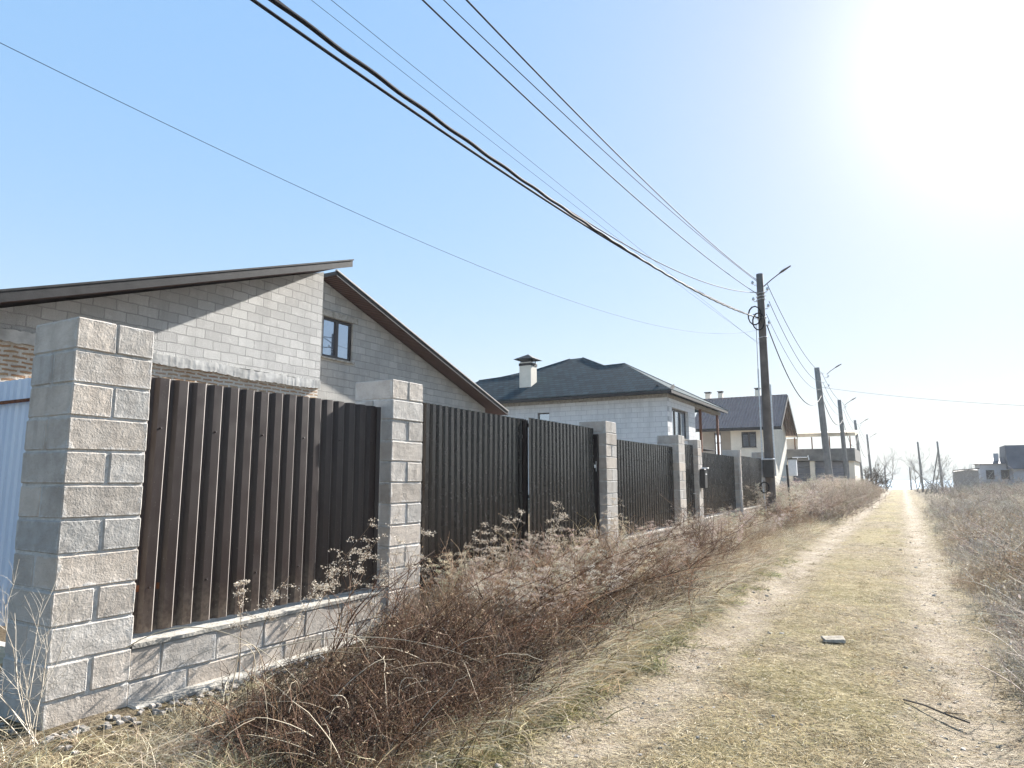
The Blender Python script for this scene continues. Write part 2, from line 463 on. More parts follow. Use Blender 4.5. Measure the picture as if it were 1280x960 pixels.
# ------------------------------------------------------------------ block pillars
FX = -4.0                 # front plane of the fence
def block_colour(rng):
    k = rng.uniform(0.82, 1.12)
    w = rng.uniform(-0.04, 0.05)
    return (k * (1 + w), k, k * (1 - w))
CHIP = bpy.data.textures.new('chips', 'CLOUDS'); CHIP.noise_scale = 0.045; CHIP.noise_depth = 3
def roughen(o, strength=0.0055):
    md = o.modifiers.new('subdivide', 'SUBSURF'); md.subdivision_type = 'SIMPLE'; md.levels = 3; md.render_levels = 3
    md = o.modifiers.new('chips', 'DISPLACE'); md.texture = CHIP; md.strength = strength; md.mid_level = 0.55
def pillar(name, x1, y0, wx, wy, z0, z1, label, ch=0.190, flip=0, seed=0, gap=0.011):
    rng = random.Random(seed)
    mb = MB()
    mb.mi = 1
    x0 = x1 - wx
    e = 0.0075
    mb.box(x0 + e, x1 - e, y0 + e, y0 + wy - e, z0 - 0.2, z1 - 0.012)
    mb.mi = 0
    n = int(math.ceil((z1 - z0) / ch)) + 1
    for i in range(n):
        zt = z1 - i * ch
        zb = zt - ch + gap
        ox, oy = rng.uniform(-0.003, 0.003), rng.uniform(-0.003, 0.003)
        mx, my = (x0 + x1) / 2, y0 + wy / 2
        if (i + flip) % 2 == 0: cells = [(x0, x1, y0, my - gap / 2 + rng.uniform(-.01, .01)), (x0, x1, my + gap / 2 + rng.uniform(-.006, .012), y0 + wy)]
        else: cells = [(x0, mx - gap / 2, y0, y0 + wy), (mx + gap / 2, x1, y0, y0 + wy)]
        for a, b, c, d in cells:
            mb.col = block_colour(rng)
            mb.cbox(a + ox, b + ox + rng.uniform(-.003, .003), c + oy, d + oy, zb, zt, 0.007, 0.0025, rng)
    o = mb.build(name, [M['block'], M['mortar']])
    if seed <= 11: roughen(o)
    return tag(o, label, 'pillar')
PT = 2.414
PIL = [(2.06, .46, .46, 'big grey block pillar at the fence corner, nearest of all, between the pale blue sheet and the first brown panel'),
       (4.83, .46, .46, 'grey block pillar standing between the first brown fence panel and the left hinges of the double gate'),
       (10.02, .46, .46, 'grey block pillar where the right gate leaf ends, a white concrete lump at its foot'),
       (14.06, .46, .46, 'grey block pillar on the near side of the narrow wicket gate'),
       (15.58, .22, .34, 'slim block post carrying the black letterbox beside the wicket gate'),
       (20.06, .46, .34, 'block pillar in the middle of the far fence, between the two panels just before the wooden pole'),
       (24.55, .46, .40, 'last block pillar of the fence, half hidden behind the nearest utility pole')]
for i, (y0, wx, wy, lab) in enumerate(PIL):
    pillar('block_pillar', FX, y0, wx, wy, 0.12, PT - (0.02 if i == 4 else 0) - (0.09 if i == 5 else 0), lab, flip=0, seed=10 + i)

# ------------------------------------------------------------------ low plinth walls between the pillars
def plinth(y0, y1, ztop0, ztop1, label, seed):
    rng = random.Random(seed)
    mb = MB()
    L = y1 - y0
    x1, x0 = FX - 0.012, FX - 0.40
    def zt(y): return ztop0 + (ztop1 - ztop0) * (y - y0) / L
    mb.mi = 1
    mb.box(x0 + .02, x1 - .012, y0 + 0.003, y1 - 0.003, 0.0, min(ztop0, ztop1) - 0.015)
    mb.mi = 0
    ch = 0.19
    for r in range(2):
        y = y0 + 0.004
        first = True
        while y < y1 - 0.03:
            w = 0.39 if not (first and r == 0) else 0.2
            first = False
            ye = min(y + w - 0.012, y1 - 0.004)
            zc = zt(y) - r * ch - 0.03
            mb.col = block_colour(rng)
            mb.cbox(x0, x1 + rng.uniform(-.006, .003), y, ye, zc - ch + 0.010, zc, 0.006, 0.004, rng)
            y += w
    o = mb.build('plinth_wall', [M['block'], M['mortar']])
    if seed == 1: roughen(o)
    tag(o, label, 'low wall')
    # thin cement bed on top
    cp = MB()
    N = max(4, int(L / 0.12))
    yy = np.linspace(y0 + 0.005, y1 - 0.005, N)
    for a, b in zip(yy[:-1], yy[1:]):
        pass
    top = [(x, y, zt(y) + rng.uniform(-0.006, 0.004)) for y in yy for x in (x0 - .005, x1 + 0.006 + rng.uniform(-.004, .006))]
    bot = [(p[0], p[1], zt(p[1]) - 0.024) for p in top]
    nT = len(top)
    fs = []
    for k in range(N - 1):
        a = 2 * k
        fs += [(a, a + 1, a + 3, a + 2), (nT + a + 2, nT + a + 3, nT + a + 1, nT + a), (a + 1, nT + a + 1, nT + a + 3, a + 3), (a, a + 2, nT + a + 2, nT + a)]
    fs += [(0, nT, nT + 1, 1), (nT - 2, nT - 1, 2 * nT - 1, 2 * nT - 2)]
    cp.add(top + bot, fs)
    cp.build('coping', M['cement'], o)
    ft = MB()
    ft.cbox(x0, FX + 0.085, y0 - 0.0, y1, 0.0, 0.20, 0.012, 0.01, rng)
    ft.build('footing', M['cement'], o)
    return o
plinth(2.52, 4.83, 0.535, 0.535, 'low grey block wall under the first brown panel, nearest, with a pale cement top edge', 1)
plinth(10.48, 14.06, 0.53, 0.555, 'low pale block wall under the panel just past the double gate', 2)
plinth(15.92, 20.06, 0.60, 0.64, 'low pale block wall under the panel just past the wicket gate', 3)
plinth(20.40, 24.55, 0.64, 0.66, 'low wall under the last brown panel before the utility pole, mostly behind weeds', 4)

# ------------------------------------------------------------------ corrugated sheets
PROF = [(0.0, 0), (0.064, 0), (0.071, -0.22), (0.092, -1), (0.114, -1), (0.135, 0)]
def corrugated(L, z0, z1, seed, depth=0.026, wob=0.004, pitch=0.135, rows=14, top_jit=0.006):
    """sheet in local coordinates: runs along +y, crests towards +x"""
    rng = random.Random(seed)
    ys, ds = [], []
    k = 0
    while True:
        for a, d in PROF[:-1]:
            y = (k + a / 0.135) * pitch
            if y > L: break
            ys.append(y); ds.append(d * depth)
        k += 1
        if k * pitch > L: break
    if L - ys[-1] > 0.004: ys.append(L); ds.append(ds[-1])
    ph = [rng.uniform(0, 6) for _ in range(4)]
    V, Q = [], []
    n = len(ys)
    tops = {}
    for r in range(rows + 1):
        f = r / rows
        for y, d in zip(ys, ds):
            kk = int(y / 1.08)
            if kk not in tops: tops[kk] = rng.uniform(-top_jit, top_jit)
            z = z0 + (z1 - z0) * f + (tops[kk] if r == rows else 0)
            w = wob * (math.sin(2.1 * y + ph[0]) * math.sin(1.7 * z + ph[1]) + 0.5 * math.sin(5 * y + ph[2] + 2 * z))
            V.append((d + w, y, z))
    for r in range(rows):
        for i in range(n - 1):
            a = r * n + i
            Q.append((a, a + 1, a + n + 1, a + n))
    return V, Q
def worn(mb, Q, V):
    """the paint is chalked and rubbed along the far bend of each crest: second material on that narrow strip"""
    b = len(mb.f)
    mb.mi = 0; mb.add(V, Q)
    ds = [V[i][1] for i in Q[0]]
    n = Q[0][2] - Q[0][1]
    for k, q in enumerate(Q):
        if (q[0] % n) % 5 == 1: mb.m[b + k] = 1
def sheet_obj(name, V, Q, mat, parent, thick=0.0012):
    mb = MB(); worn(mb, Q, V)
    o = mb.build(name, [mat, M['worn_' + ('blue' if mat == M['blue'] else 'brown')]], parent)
    md = o.modifiers.new('thick', 'SOLIDIFY'); md.thickness = thick; md.offset = 0
    return o
def fence_panel(name, y0, y1, z0, z1, xf, label, seed, mat, cat='fence panel'):
    e = empty(name, (xf, y0, z0), label, cat)
    L = y1 - y0
    V, Q = corrugated(L, 0, z1 - z0, seed)
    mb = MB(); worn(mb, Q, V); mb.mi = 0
    for zz in (0.27, z1 - z0 - 0.33):
        for k in range(1, int(L / 0.135), 3):
            y = k * 0.135 + 0.026
            mb.tube([(-0.002, y, zz), (0.010, y, zz + 0.002)], 0.007, 6)
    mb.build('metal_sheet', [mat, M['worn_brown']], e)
    for zz in (0.25, z1 - z0 - 0.35):
        r = MB(); r.box(-0.075, -0.031, 0.0, L, zz, zz + 0.04)
        r.build('rail', M['rust'], e)
    return e
fence_panel('metal_fence_panel', 2.525, 4.825, 0.56, 2.155, FX - 0.13, 'brown corrugated metal panel nearest the camera, between the corner pillar and the next one', 21, M['sheet'])
fence_panel('metal_fence_panel', 10.485, 14.05, 0.57, 2.17, FX - 0.13, 'brown corrugated panel between the double gate and the wicket gate', 22, M['gate'])
fence_panel('metal_fence_panel', 15.93, 20.05, 0.65, 2.14, FX - 0.13, 'faded brown corrugated panel just past the post with the black letterbox', 23, M['gate'])
fence_panel('metal_fence_panel', 20.41, 24.5, 0.67, 2.19, FX - 0.13, 'farthest brown corrugated panel, ending behind the nearest utility pole', 24, M['gate'])

def gate_leaf(name, hinge, length, z0, z1, rz, label, seed, hinge_side, zmid):
    e = empty(name, hinge, label, 'gate', rz=rz)
    V, Q = corrugated(length, zmid - 0.05, z1, seed, 0.032, 0.006, 0.118, top_jit=0.012)
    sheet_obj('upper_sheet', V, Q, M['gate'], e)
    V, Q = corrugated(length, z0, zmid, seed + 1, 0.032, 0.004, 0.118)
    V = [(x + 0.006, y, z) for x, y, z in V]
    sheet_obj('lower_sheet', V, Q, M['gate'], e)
    fr = MB()
    for y in (0.02, length - 0.02): fr.box(-0.09, -0.040, y - 0.025, y + 0.025, z0, z1 - 0.03)
    for z in (z0 + 0.03, zmid, z1 - 0.09): fr.box(-0.088, -0.042, 0.045, length - 0.045, z - 0.022, z + 0.022)
    fr.build('frame', M['frame'], e)
    yh = -0.03 if hinge_side == 0 else length + 0.03
    for z in (0.62, 1.62):
        h = MB(); h.tube([(0.0, yh, z), (0.0, yh, z + 0.16)], 0.017, 10)
        h.bar((0.0, yh, z + 0.08), (-0.05, yh + (0.06 if hinge_side == 0 else -0.06), z + 0.08), 0.012, 0.05)
        h.build('hinge', M['galv'], e)
    return e
gate_leaf('gate_leaf', (FX - 0.15, 5.43, 0), 2.36, 0.22, 2.28, 0.03, 'left leaf of the brown corrugated double gate, hinged on a rusty post', 31, 0, 1.30)
gate_leaf('gate_leaf', (FX - 0.125, 7.70, 0), 2.24, 0.22, 2.285, 0.01, 'right leaf of the brown corrugated double gate, its ribs shining silver', 41, 1, 1.28)
gp = MB(); gp.box(FX - 0.20, FX - 0.105, 5.305, 5.385, 0.1, 2.27)
tag(gp.build('gate_post', M['rust']), 'rusty steel gate post against the second block pillar', 'post')
gp = MB(); gp.box(FX - 0.20, FX - 0.12, 9.955, 10.008, 0.1, 2.20)
tag(gp.build('gate_post', M['frame']), 'steel gate post beside the pillar at the right end of the double gate', 'post')
# wicket gate
e = empty('wicket_gate', (FX - 0.10, 14.56, 0), 'narrow brown corrugated wicket gate between the pillar and the letterbox post', 'gate')
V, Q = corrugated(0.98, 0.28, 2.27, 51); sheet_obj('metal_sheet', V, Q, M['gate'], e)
fr = MB()
for y in (0.02, 0.96): fr.box(-0.085, -0.032, y - 0.02, y + 0.02, 0.28, 2.24)
fr.build('frame', M['rust'], e)
hd = MB(); hd.tube([(0.0, 0.90, 1.18), (0.05, 0.90, 1.18), (0.05, 0.80, 1.18)], 0.010, 8); hd.build('handle', M['galv'], e)
# letterbox on the slim post
e = empty('letterbox', (FX, 15.66, 1.33), 'black metal letterbox with white edge fixed on the slim block post', 'letterbox')
b = MB(); b.cbox(0.006, 0.125, -0.02, 0.20, -0.03, 0.40, 0.008); b.build('box', M['dark'], e)
b = MB(); b.cbox(0.01, 0.16, 0.14, 0.24, 0.405, 0.435, 0.005); b.build('lid', M['white'], e)
b = MB(); b.box(0.127, 0.131, 0.03, 0.15, 0.27, 0.30); b.build('slot', M['white'], e)

# ------------------------------------------------------------------ pale blue sheet fence running away from the corner
e = empty('blue_sheet_fence', (-4.47, 2.30, 0.55), 'pale blue corrugated sheet fence in shade, left of the corner pillar', 'fence', rz=math.radians(90))
V, Q = corrugated(6.0, 0.03, 1.62, 61, 0.018, 0.004, 0.09)
V = [(-x, y, z) for x, y, z in V]
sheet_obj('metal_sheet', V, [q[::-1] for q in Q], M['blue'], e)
r = MB(); r.box(0.02, 0.06, 0.0, 6.0, 1.2, 1.24); r.box(0.02, 0.06, 0.0, 6.0, 0.25, 0.29); r.build('rail', M['rust'], e)
st = MB(); st.box(-0.028, -0.022, 0, 6.0, 1.452, 1.474); st.build('overlap_strip', M['rust'], e)
e = empty('plinth_wall', (-7.5, 2.30, 0.0), 'low block wall in shade under the pale blue sheet, a sawn plank lying along its top', 'low wall')
rng = random.Random(77); b = MB(); b.mi = 0
for r in range(3):
    x = -3.0 + (0.2 if r % 2 else 0)
    while x < 3.0:
        b.col = block_colour(rng)
        b.cbox(x, min(x + 0.38, 3.02), -0.2, 0.18, 0.155 * r - 0.04, 0.155 * r + 0.14 - 0.04, 0.006, 0.003, rng); x += 0.39
b.build('blocks', [M['block'], M['mortar']], e)
b = MB(); b.cbox(-3, 3.0, -0.24, -0.02, 0.425, 0.47, 0.004)
tag(b.build('plank', M['wood_pale'], e))

# ------------------------------------------------------------------ walls with openings
def wall_poly(name, pts, holes, plane, coord, thick, mat, parent):
    """pts/holes are (a, z) loops on a plane x=coord ('x': a is y) or y=coord ('y': a is x); thick goes to -x or +y"""
    bm = bmesh.new()
    edges = []
    def P(a, z): return (coord, a, z) if plane == 'x' else (a, coord, z)
    for loop in [pts] + [[(h[0], h[2]), (h[1], h[2]), (h[1], h[3]), (h[0], h[3])] for h in holes]:
        vs = [bm.verts.new(P(*q)) for q in loop]
        for i in range(len(vs)): edges.append(bm.edges.new((vs[i], vs[(i + 1) % len(vs)])))
    bmesh.ops.triangle_fill(bm, use_beauty=True, edges=edges)
    r = bmesh.ops.extrude_face_region(bm, geom=bm.faces[:])
    d = Vector((-thick, 0, 0)) if plane == 'x' else Vector((0, thick, 0))
    bmesh.ops.translate(bm, verts=[v for v in r['geom'] if isinstance(v, bmesh.types.BMVert)], vec=d)
    bmesh.ops.recalc_face_normals(bm, faces=bm.faces)
    me = bpy.data.meshes.new(name); bm.to_mesh(me); bm.free()
    me.materials.append(mat)
    o = bpy.data.objects.new(name, me); COL.objects.link(o)
    o.parent = parent
    return o
t = NT('window_glass')
g1 = t.node('ShaderNodeBsdfPrincipled', {'Base Color': (0.05, 0.07, 0.10), 'Roughness': 0.03, 'Specular IOR Level': 1.0})
g2 = t.node('ShaderNodeBsdfGlossy', {'Color': (0.75, 0.82, 0.92), 'Roughness': 0.02})
mx = t.node('ShaderNodeMixShader', {0: 0.45}); t.l.new(g1.outputs[0], mx.inputs[1]); t.l.new(g2.outputs[0], mx.inputs[2]); t.set(t.out.inputs[0], mx.outputs[0])
M['glass'] = t.mat
def window(parent, plane, coord, a0, a1, z0, z1, inset=0.09, fr=0.07, mull=(0.5,), transom=None, sill=True):
    def box(mb, a, b, c, d, p, q):
        if plane == 'x': mb.box(coord - q, coord - p, a, b, c, d)
        else: mb.box(a, b, coord + p, coord + q, c, d)
    w = MB()
    e = 0.003
    box(w, a0 + e, a0 + fr, z0 + e, z1 - e, inset, inset + 0.07)
    box(w, a1 - fr, a1 - e, z0 + e, z1 - e, inset, inset + 0.07)
    box(w, a0 + fr, a1 - fr, z0 + e, z0 + fr, inset, inset + 0.07)
    box(w, a0 + fr, a1 - fr, z1 - fr, z1 - e, inset, inset + 0.07)
    for m in mull:
        c = a0 + (a1 - a0) * m
        box(w, c - fr * 0.75, c + fr * 0.75, z0 + fr, z1 - fr, inset - 0.004, inset + 0.066)
    if transom:
        c = z0 + (z1 - z0) * transom
        box(w, a0 + fr, a1 - fr, c - fr / 2, c + fr / 2, inset - 0.002, inset + 0.068)
    o = w.build('window', M['frame'], parent)
    g = MB(); box(g, a0 + fr * 0.6, a1 - fr * 0.6, z0 + fr * 0.6, z1 - fr * 0.6, inset + 0.03, inset + 0.045)
    g.build('pane', M['glass'], o)
    if sill:
        s = MB(); box(s, a0 - 0.04, a1 + 0.04, z0 - 0.05, z0 - 0.004, -0.06, inset); s.build('sill', M['cement'], o)
    return o

# ------------------------------------------------------------------ house 1, unfinished grey block house behind the fence
M['gray_y'] = m_masonry('grey_block_wall', 1, 0.40, 0.195, (0.62, 0.61, 0.585), (0.46, 0.45, 0.435), (0.36, 0.355, 0.345), 0.011, 1.0, 0.055, (0.42, 0.41, 0.395))
M['gray_y2'] = m_masonry('weathered_block_wall', 1, 0.40, 0.195, (0.53, 0.515, 0.485), (0.40, 0.39, 0.37), (0.33, 0.325, 0.31), 0.009, 0.9, 0.05, (0.36, 0.345, 0.32))
M['oldbrick'] = m_masonry('old_orange_brick', 1, 0.25, 0.075, (0.34, 0.16, 0.07), (0.46, 0.29, 0.15), (0.66, 0.62, 0.56), 0.024, 1.0, 0.07, (0.66, 0.61, 0.54))
M['plaster'] = m_simple('rough_cement_belt', (0.44, 0.43, 0.41), 0.95, 0.3, 3, 0, 0.2, 1.0, 9)
M['fascia'] = m_simple('dark_fascia_board', (0.022, 0.021, 0.022), 0.7, 0.4, 5, 0, 0.3, 0.4)
M['edge'] = m_simple('pale_roof_edge', (0.45, 0.42, 0.39), 0.6, 0.2, 5, 0, 0.4, 0.1)
t = NT('red_brown_soffit_boards')
wv = t.node('ShaderNodeTexWave', {'Vector': t.coord(), 'Scale': 4.2, 'Distortion': 0.3}, wave_type='BANDS', bands_direction='Y')
M['soffit'] = t.principled(t.mix(t.ramp(wv.outputs[0], [(0.1, 1.0), (0.3, 0.0)]), (0.085, 0.038, 0.030), (0.012, 0.007, 0.007)), 0.75, t.bump(wv.outputs[0], 0.4, 0.02))
M['roof1'] = m_simple('dark_roof_sheet', (0.05, 0.045, 0.045), 0.6, 0.3, 4, 0, 0.4, 0.2)

H1 = empty('block_house', (-12, 8, 0), 'unfinished grey block house with two opposed roof slopes, behind the nearest fence panel', 'house')
H1off = Vector((-12, 8, 0))
def rel(o):                      # geometry was written in world coordinates
    o.matrix_parent_inverse = Matrix.Translation(-H1off)
    return o
AX, BX = -12.0, -12.6
ya0, ya1 = -1.0, 11.76
def zA(y): return 6.54 - 0.352 * (11.76 - y)
zbelt = 3.83
rel(wall_poly('front_wall', [(4.10, zbelt), (ya1, zbelt), (ya1, zA(ya1)), (4.25, zA(4.13))], [], 'x', AX, 9.0, M['gray_y'], H1))
# uneven cement ring belt
rng = random.Random(9)
bt = MB(); N = 300; yy = np.linspace(ya0, ya1 - 0.004, N)
fr_ = []
for y in yy:
    lo = 0.018 * math.sin(1.7 * y) + 0.012 * math.sin(4.3 * y + 1)
    zt_ = zbelt + rng.uniform(-0.012, 0.012) + 0.5 * lo
    zb_ = 3.63 + rng.uniform(-0.016, 0.012) + lo
    o1 = 0.042 + rng.uniform(-0.002, 0.002)
    fr_.append([(AX - 0.3, y, zt_), (AX + o1 * 0.9, y, zt_ - 0.006), (AX + o1, y, (zt_ + zb_) / 2), (AX + o1 * 0.95, y, zb_), (AX - 0.3, y, zb_)])
vs = [p for r in fr_ for p in r]
fs = [(i * 5 + k, i * 5 + k + 1, (i + 1) * 5 + k + 1, (i + 1) * 5 + k) for i in range(N - 1) for k in range(4)] + [(0, 1, 2, 3, 4), tuple((N - 1) * 5 + k for k in (4, 3, 2, 1, 0))]
bt.add(vs, fs); rel(bt.build('cement_belt', M['plaster'], H1))
b = MB(); b.box(-21, AX - 0.03, ya0, ya1 - 0.02, 0.0, 3.66); rel(b.build('brick_storey', M['oldbrick'], H1))
# part B, stepped back, roof falling to the right
yb1 = 20.25
def zB(y): return 6.69 - 0.3275 * (y - 12.41) - 0.15
ywin0, ywin1, zw0, zw1 = 12.40, 13.50, 4.60, 5.66
rel(wall_poly('gable_wall', [(ya1 + 0.003, 0.0), (yb1, 0.0), (yb1, zB(yb1)), (12.0, zB(12.0)), (ya1 + 0.003, zB(12.0))], [(ywin0, ywin1, zw0, zw1)], 'x', BX, 0.35, M['gray_y2'], H1))
b = MB(); b.box(-21, BX - 0.36, yb1 - 0.3, yb1, 0.0, zB(yb1)); rel(b.build('side_wall', M['gray_y2'], H1))
w = window(H1, 'x', BX, ywin0, ywin1, zw0, zw1, 0.06, 0.075); rel(w)
b = MB(); b.box(BX - 0.05, BX + 0.025, ywin0 - 0.1, ywin1 + 0.16, zw1 + 0.002, zw1 + 0.16); rel(b.build('lintel', M['cement'], H1))
b = MB(); b.box(-16, BX - 0.5, 11.9, 16.0, 4.5, 4.52); rel(b.build('attic_floor', M['fascia'], H1))
# roofs: slab with soffit, dark rake board, pale metal edge
def roof_slab(y0, z0, y1, z1, xf, xb, th, board, label, edge):
    dz = (z1 - z0) / (y1 - y0)
    o = MB()
    vs = [(x, y, z) for x in (xb, xf - 0.03) for y, z in ((y0, z0), (y1, z1), (y1, z1 - th), (y0, z0 - th))]
    o.mi = 0
    o.add(vs, [(0, 1, 5, 4), (1, 2, 6, 5), (0, 4, 7, 3), (0, 3, 2, 1), (4, 5, 6, 7)])
    o.mi = 1
    o.add([(x, y, z - 0.0005) for x, y, z in (vs[3], vs[2], vs[6], vs[7])], [(0, 1, 2, 3)])
    ro = rel(o.build('roof', [M['roof1'], M['soffit']], H1))
    bd = MB()
    vs = [(x, y, z) for x in (xf - 0.028, xf) for y, z in ((y0, z0 + 0.01), (y1, z1 + 0.01), (y1, z1 - board), (y0, z0 - board))]
    bd.add(vs, [(0, 1, 2, 3), (4, 7, 6, 5), (0, 4, 5, 1), (1, 5, 6, 2), (2, 6, 7, 3), (3, 7, 4, 0)])
    k = bd.build('rake_board', M['fascia'], ro)
    ed = MB()
    vs = [(x, y, z) for x in (xf - 0.06, xf + 0.02) for y, z in ((y0, z0 + 0.012), (y1 + 0.02, z1 + 0.012), (y1 + 0.02, z1 + 0.045), (y0, z0 + 0.045))]
    ed.add(vs, [(0, 1, 2, 3), (4, 7, 6, 5), (0, 4, 5, 1), (1, 5, 6, 2), (2, 6, 7, 3), (3, 7, 4, 0)])
    ed.build('roof_edge', M[edge], ro)
    return ro
roof_slab(2.0, 6.69 - 0.352 * 9.80, 11.80, 6.69, -11.1, -21, 0.11, 0.15, '', 'fascia')
roof_slab(12.30, 6.69 + 0.036, 21.0, 3.88, -12.1, -21, 0.10, 0.12, '', 'edge')

# ------------------------------------------------------------------ house 2, white block house with dark hip roof
M['aac_x'] = m_masonry('white_block_wall', 0, 0.60, 0.25, (0.74, 0.74, 0.73), (0.68, 0.68, 0.68), (0.40, 0.40, 0.41), 0.010, 0.5, 0.012, (0.62, 0.61, 0.60))
M['aac_y'] = m_masonry('white_block_wall_side', 1, 0.60, 0.25, (0.74, 0.74, 0.73), (0.68, 0.68, 0.68), (0.40, 0.40, 0.41), 0.010, 0.5, 0.012, (0.62, 0.61, 0.60))
M['cream'] = m_simple('cream_render', (0.72, 0.66, 0.56), 0.9, 0.1, 2, 0, 0.2, 0.3, 30)
t = NT('dark_teal_shingles')
co = t.coord()
sx = t.node('ShaderNodeSeparateXYZ', {0: co})
vec = t.node('ShaderNodeCombineXYZ', {0: sx.outputs[0], 1: sx.outputs[2], 2: 0.0})
br = t.node('ShaderNodeTexBrick', {'Vector': vec.outputs[0], 'Color1': (0.026, 0.062, 0.078), 'Color2': (0.012, 0.034, 0.046), 'Mortar': (0.008, 0.014, 0.018), 'Scale': 1.0, 'Mortar Size': 0.018, 'Mortar Smooth': 0.3, 'Brick Width': 0.36, 'Row Height': 0.16})
M['shingle'] = t.principled(br.outputs[0], 0.95, t.bump(br.outputs[0], 0.8, 0.03), 0, 0.08)
H2o = Vector((-14, 36, 0))
H2 = empty('white_house', tuple(H2o), 'white block bungalow with dark teal hip roof and square chimney, behind the double gate', 'house')
def rel2(o): o.matrix_parent_inverse = Matrix.Translation(-H2o); return o
zE2 = 5.70
rel2(wall_poly('front_wall', [(-22.4, 0), (-9.6, 0), (-9.6, 5.42), (-22.4, 5.42)], [(-16.63, -15.92, 3.6, 4.98)], 'y', 32.0, 0.3, M['aac_x'], H2))
rel2(wall_poly('side_wall', [(32.303, 0), (37.08, 0), (37.08, 5.42), (32.303, 5.42)], [(32.75, 35.75, 3.55, 5.0)], 'x', -9.6, 0.3, M['aac_y'], H2))
b = MB(); b.box(-22.4, -12.5, 42.3, 42.6, 0, 5.42); b.box(-22.4, -22.1, 32.3, 42.3, 0, 5.42); b.box(-12.6, -12.3, 37.1, 42.3, 0, 5.42); b.box(-12.3, -9.9, 37.081, 37.38, 0, 5.42)
rel2(b.build('rear_wall', M['aac_x'], H2))
rel2(window(H2, 'y', 32.0, -16.63, -15.92, 3.6, 4.98, 0.1, 0.06, ()))
rel2(window(H2, 'x', -9.6, 32.75, 35.75, 3.55, 5.0, 0.16, 0.10, (0.33, 0.66)))
b = MB(); b.box(-22.3, -9.7, 32.4, 42.2, 3.2, 3.25); rel2(b.build('floor_slab', M['fascia'], H2))
b = MB()
b.box(-22.5, -9.57, 31.975, 32.33, 5.424, 5.60); b.box(-9.93, -9.571, 32.332, 43.0, 5.424, 5.60)
rel2(b.build('wall_plate', M['cement'], H2))
for xx, y_ in ((-9.75, 42.6), (-9.78, 38.6)):
    b = MB(); b.box(xx, xx + .13, y_, y_ + .13, 0.1, 5.42); rel2(b.build('porch_post', M['rust'], H2))
def P2(x, y): return (x, y, zE2 + 0.03 + 0.5 * (y - 31.4))
front = [P2(-23, 31.4), P2(-9.2, 31.4), P2(-13.1, 35.75), P2(-14.3, 35.65), P2(-16.45, 37.6), P2(-17.25, 37.55), P2(-18.75, 36.1), P2(-19.3, 35.15), P2(-20.8, 35.15), P2(-22.2, 34.9)]
b = MB()
zr = zE2 + 0.03
b.add(front, [tuple(range(len(front)))])
p = front
b.add([p[1], (-9.2, 43.6, zr), (-14.0, 43.6, zr), p[2]], [(0, 1, 3)])
b.add([p[2], (-9.2, 43.6, zr), (-16, 43.6, zr), p[3], p[4]], [(0, 1, 2, 4, 3)])
b.add([p[4], (-16, 43.6, zr), (-18, 43.6, zr), p[5]], [(0, 1, 2, 3)])
b.add([p[5], (-18, 43.6, zr), (-23, 43.6, zr), p[9], p[8], p[7], p[6]], [(0, 1, 2, 3, 4, 5, 6)])
b.add([p[9], (-23, 43.6, zr), p[0]], [(0, 1, 2)])
rf = rel2(b.build('roof', M['shingle'], H2))
md = rf.modifiers.new('thick', 'SOLIDIFY'); md.thickness = 0.05; md.offset = -1
b = MB()
b.box(-23, -9.2, 31.42, 31.46, zE2 - 0.14, zE2 + 0.0); b.box(-9.26, -9.21, 31.47, 43.6, zE2 - 0.14, zE2 + 0.0)
b.build('fascia', M['fascia'], rf)
for k in range(24):
    x = -22.7 + k * 0.58
    b = MB(); b.bar((x, 31.48, zE2 - 0.09), (x, 32.4, zE2 + 0.30), 0.07, 0.15); b.build('rafter_tail', M['fascia'], rf)
for k in range(20):
    y = 31.9 + k * 0.58
    b = MB(); b.bar((-9.28, y, zE2 - 0.09), (-10.1, y, zE2 + 0.28), 0.07, 0.15); b.build('rafter_tail', M['fascia'], rf)
b = MB(); b.box(-22.95, -9.3, 31.5, 31.98, zE2 - 0.005, zE2 + 0.012); b.box(-9.56, -9.3, 31.99, 43.5, zE2 - 0.005, zE2 + 0.012); b.build('soffit', M['fascia'], rf)
ch = MB(); ch.cbox(-18.35, -17.62, 33.1, 33.85, 6.35, 8.02, 0.02); ch = ch.build('chimney', M['cream'], rf)
b = MB(); b.box(-18.37, -17.60, 33.08, 33.87, 7.82, 7.96); b.build('flue_band', M['fascia'], ch)
b = MB()
for x in (-18.28, -17.69):
    for y in (33.17, 33.78): b.box(x - 0.02, x + 0.02, y - 0.02, y + 0.02, 8.0, 8.22)
b.add([(-18.6, 32.85, 8.18), (-17.37, 32.85, 8.18), (-17.37, 34.1, 8.18), (-18.6, 34.1, 8.18), (-17.98, 33.47, 8.52)], [(0, 1, 4), (1, 2, 4), (2, 3, 4), (3, 0, 4), (3, 2, 1, 0)])
b.build('chimney_cowl', M['fascia'], ch)

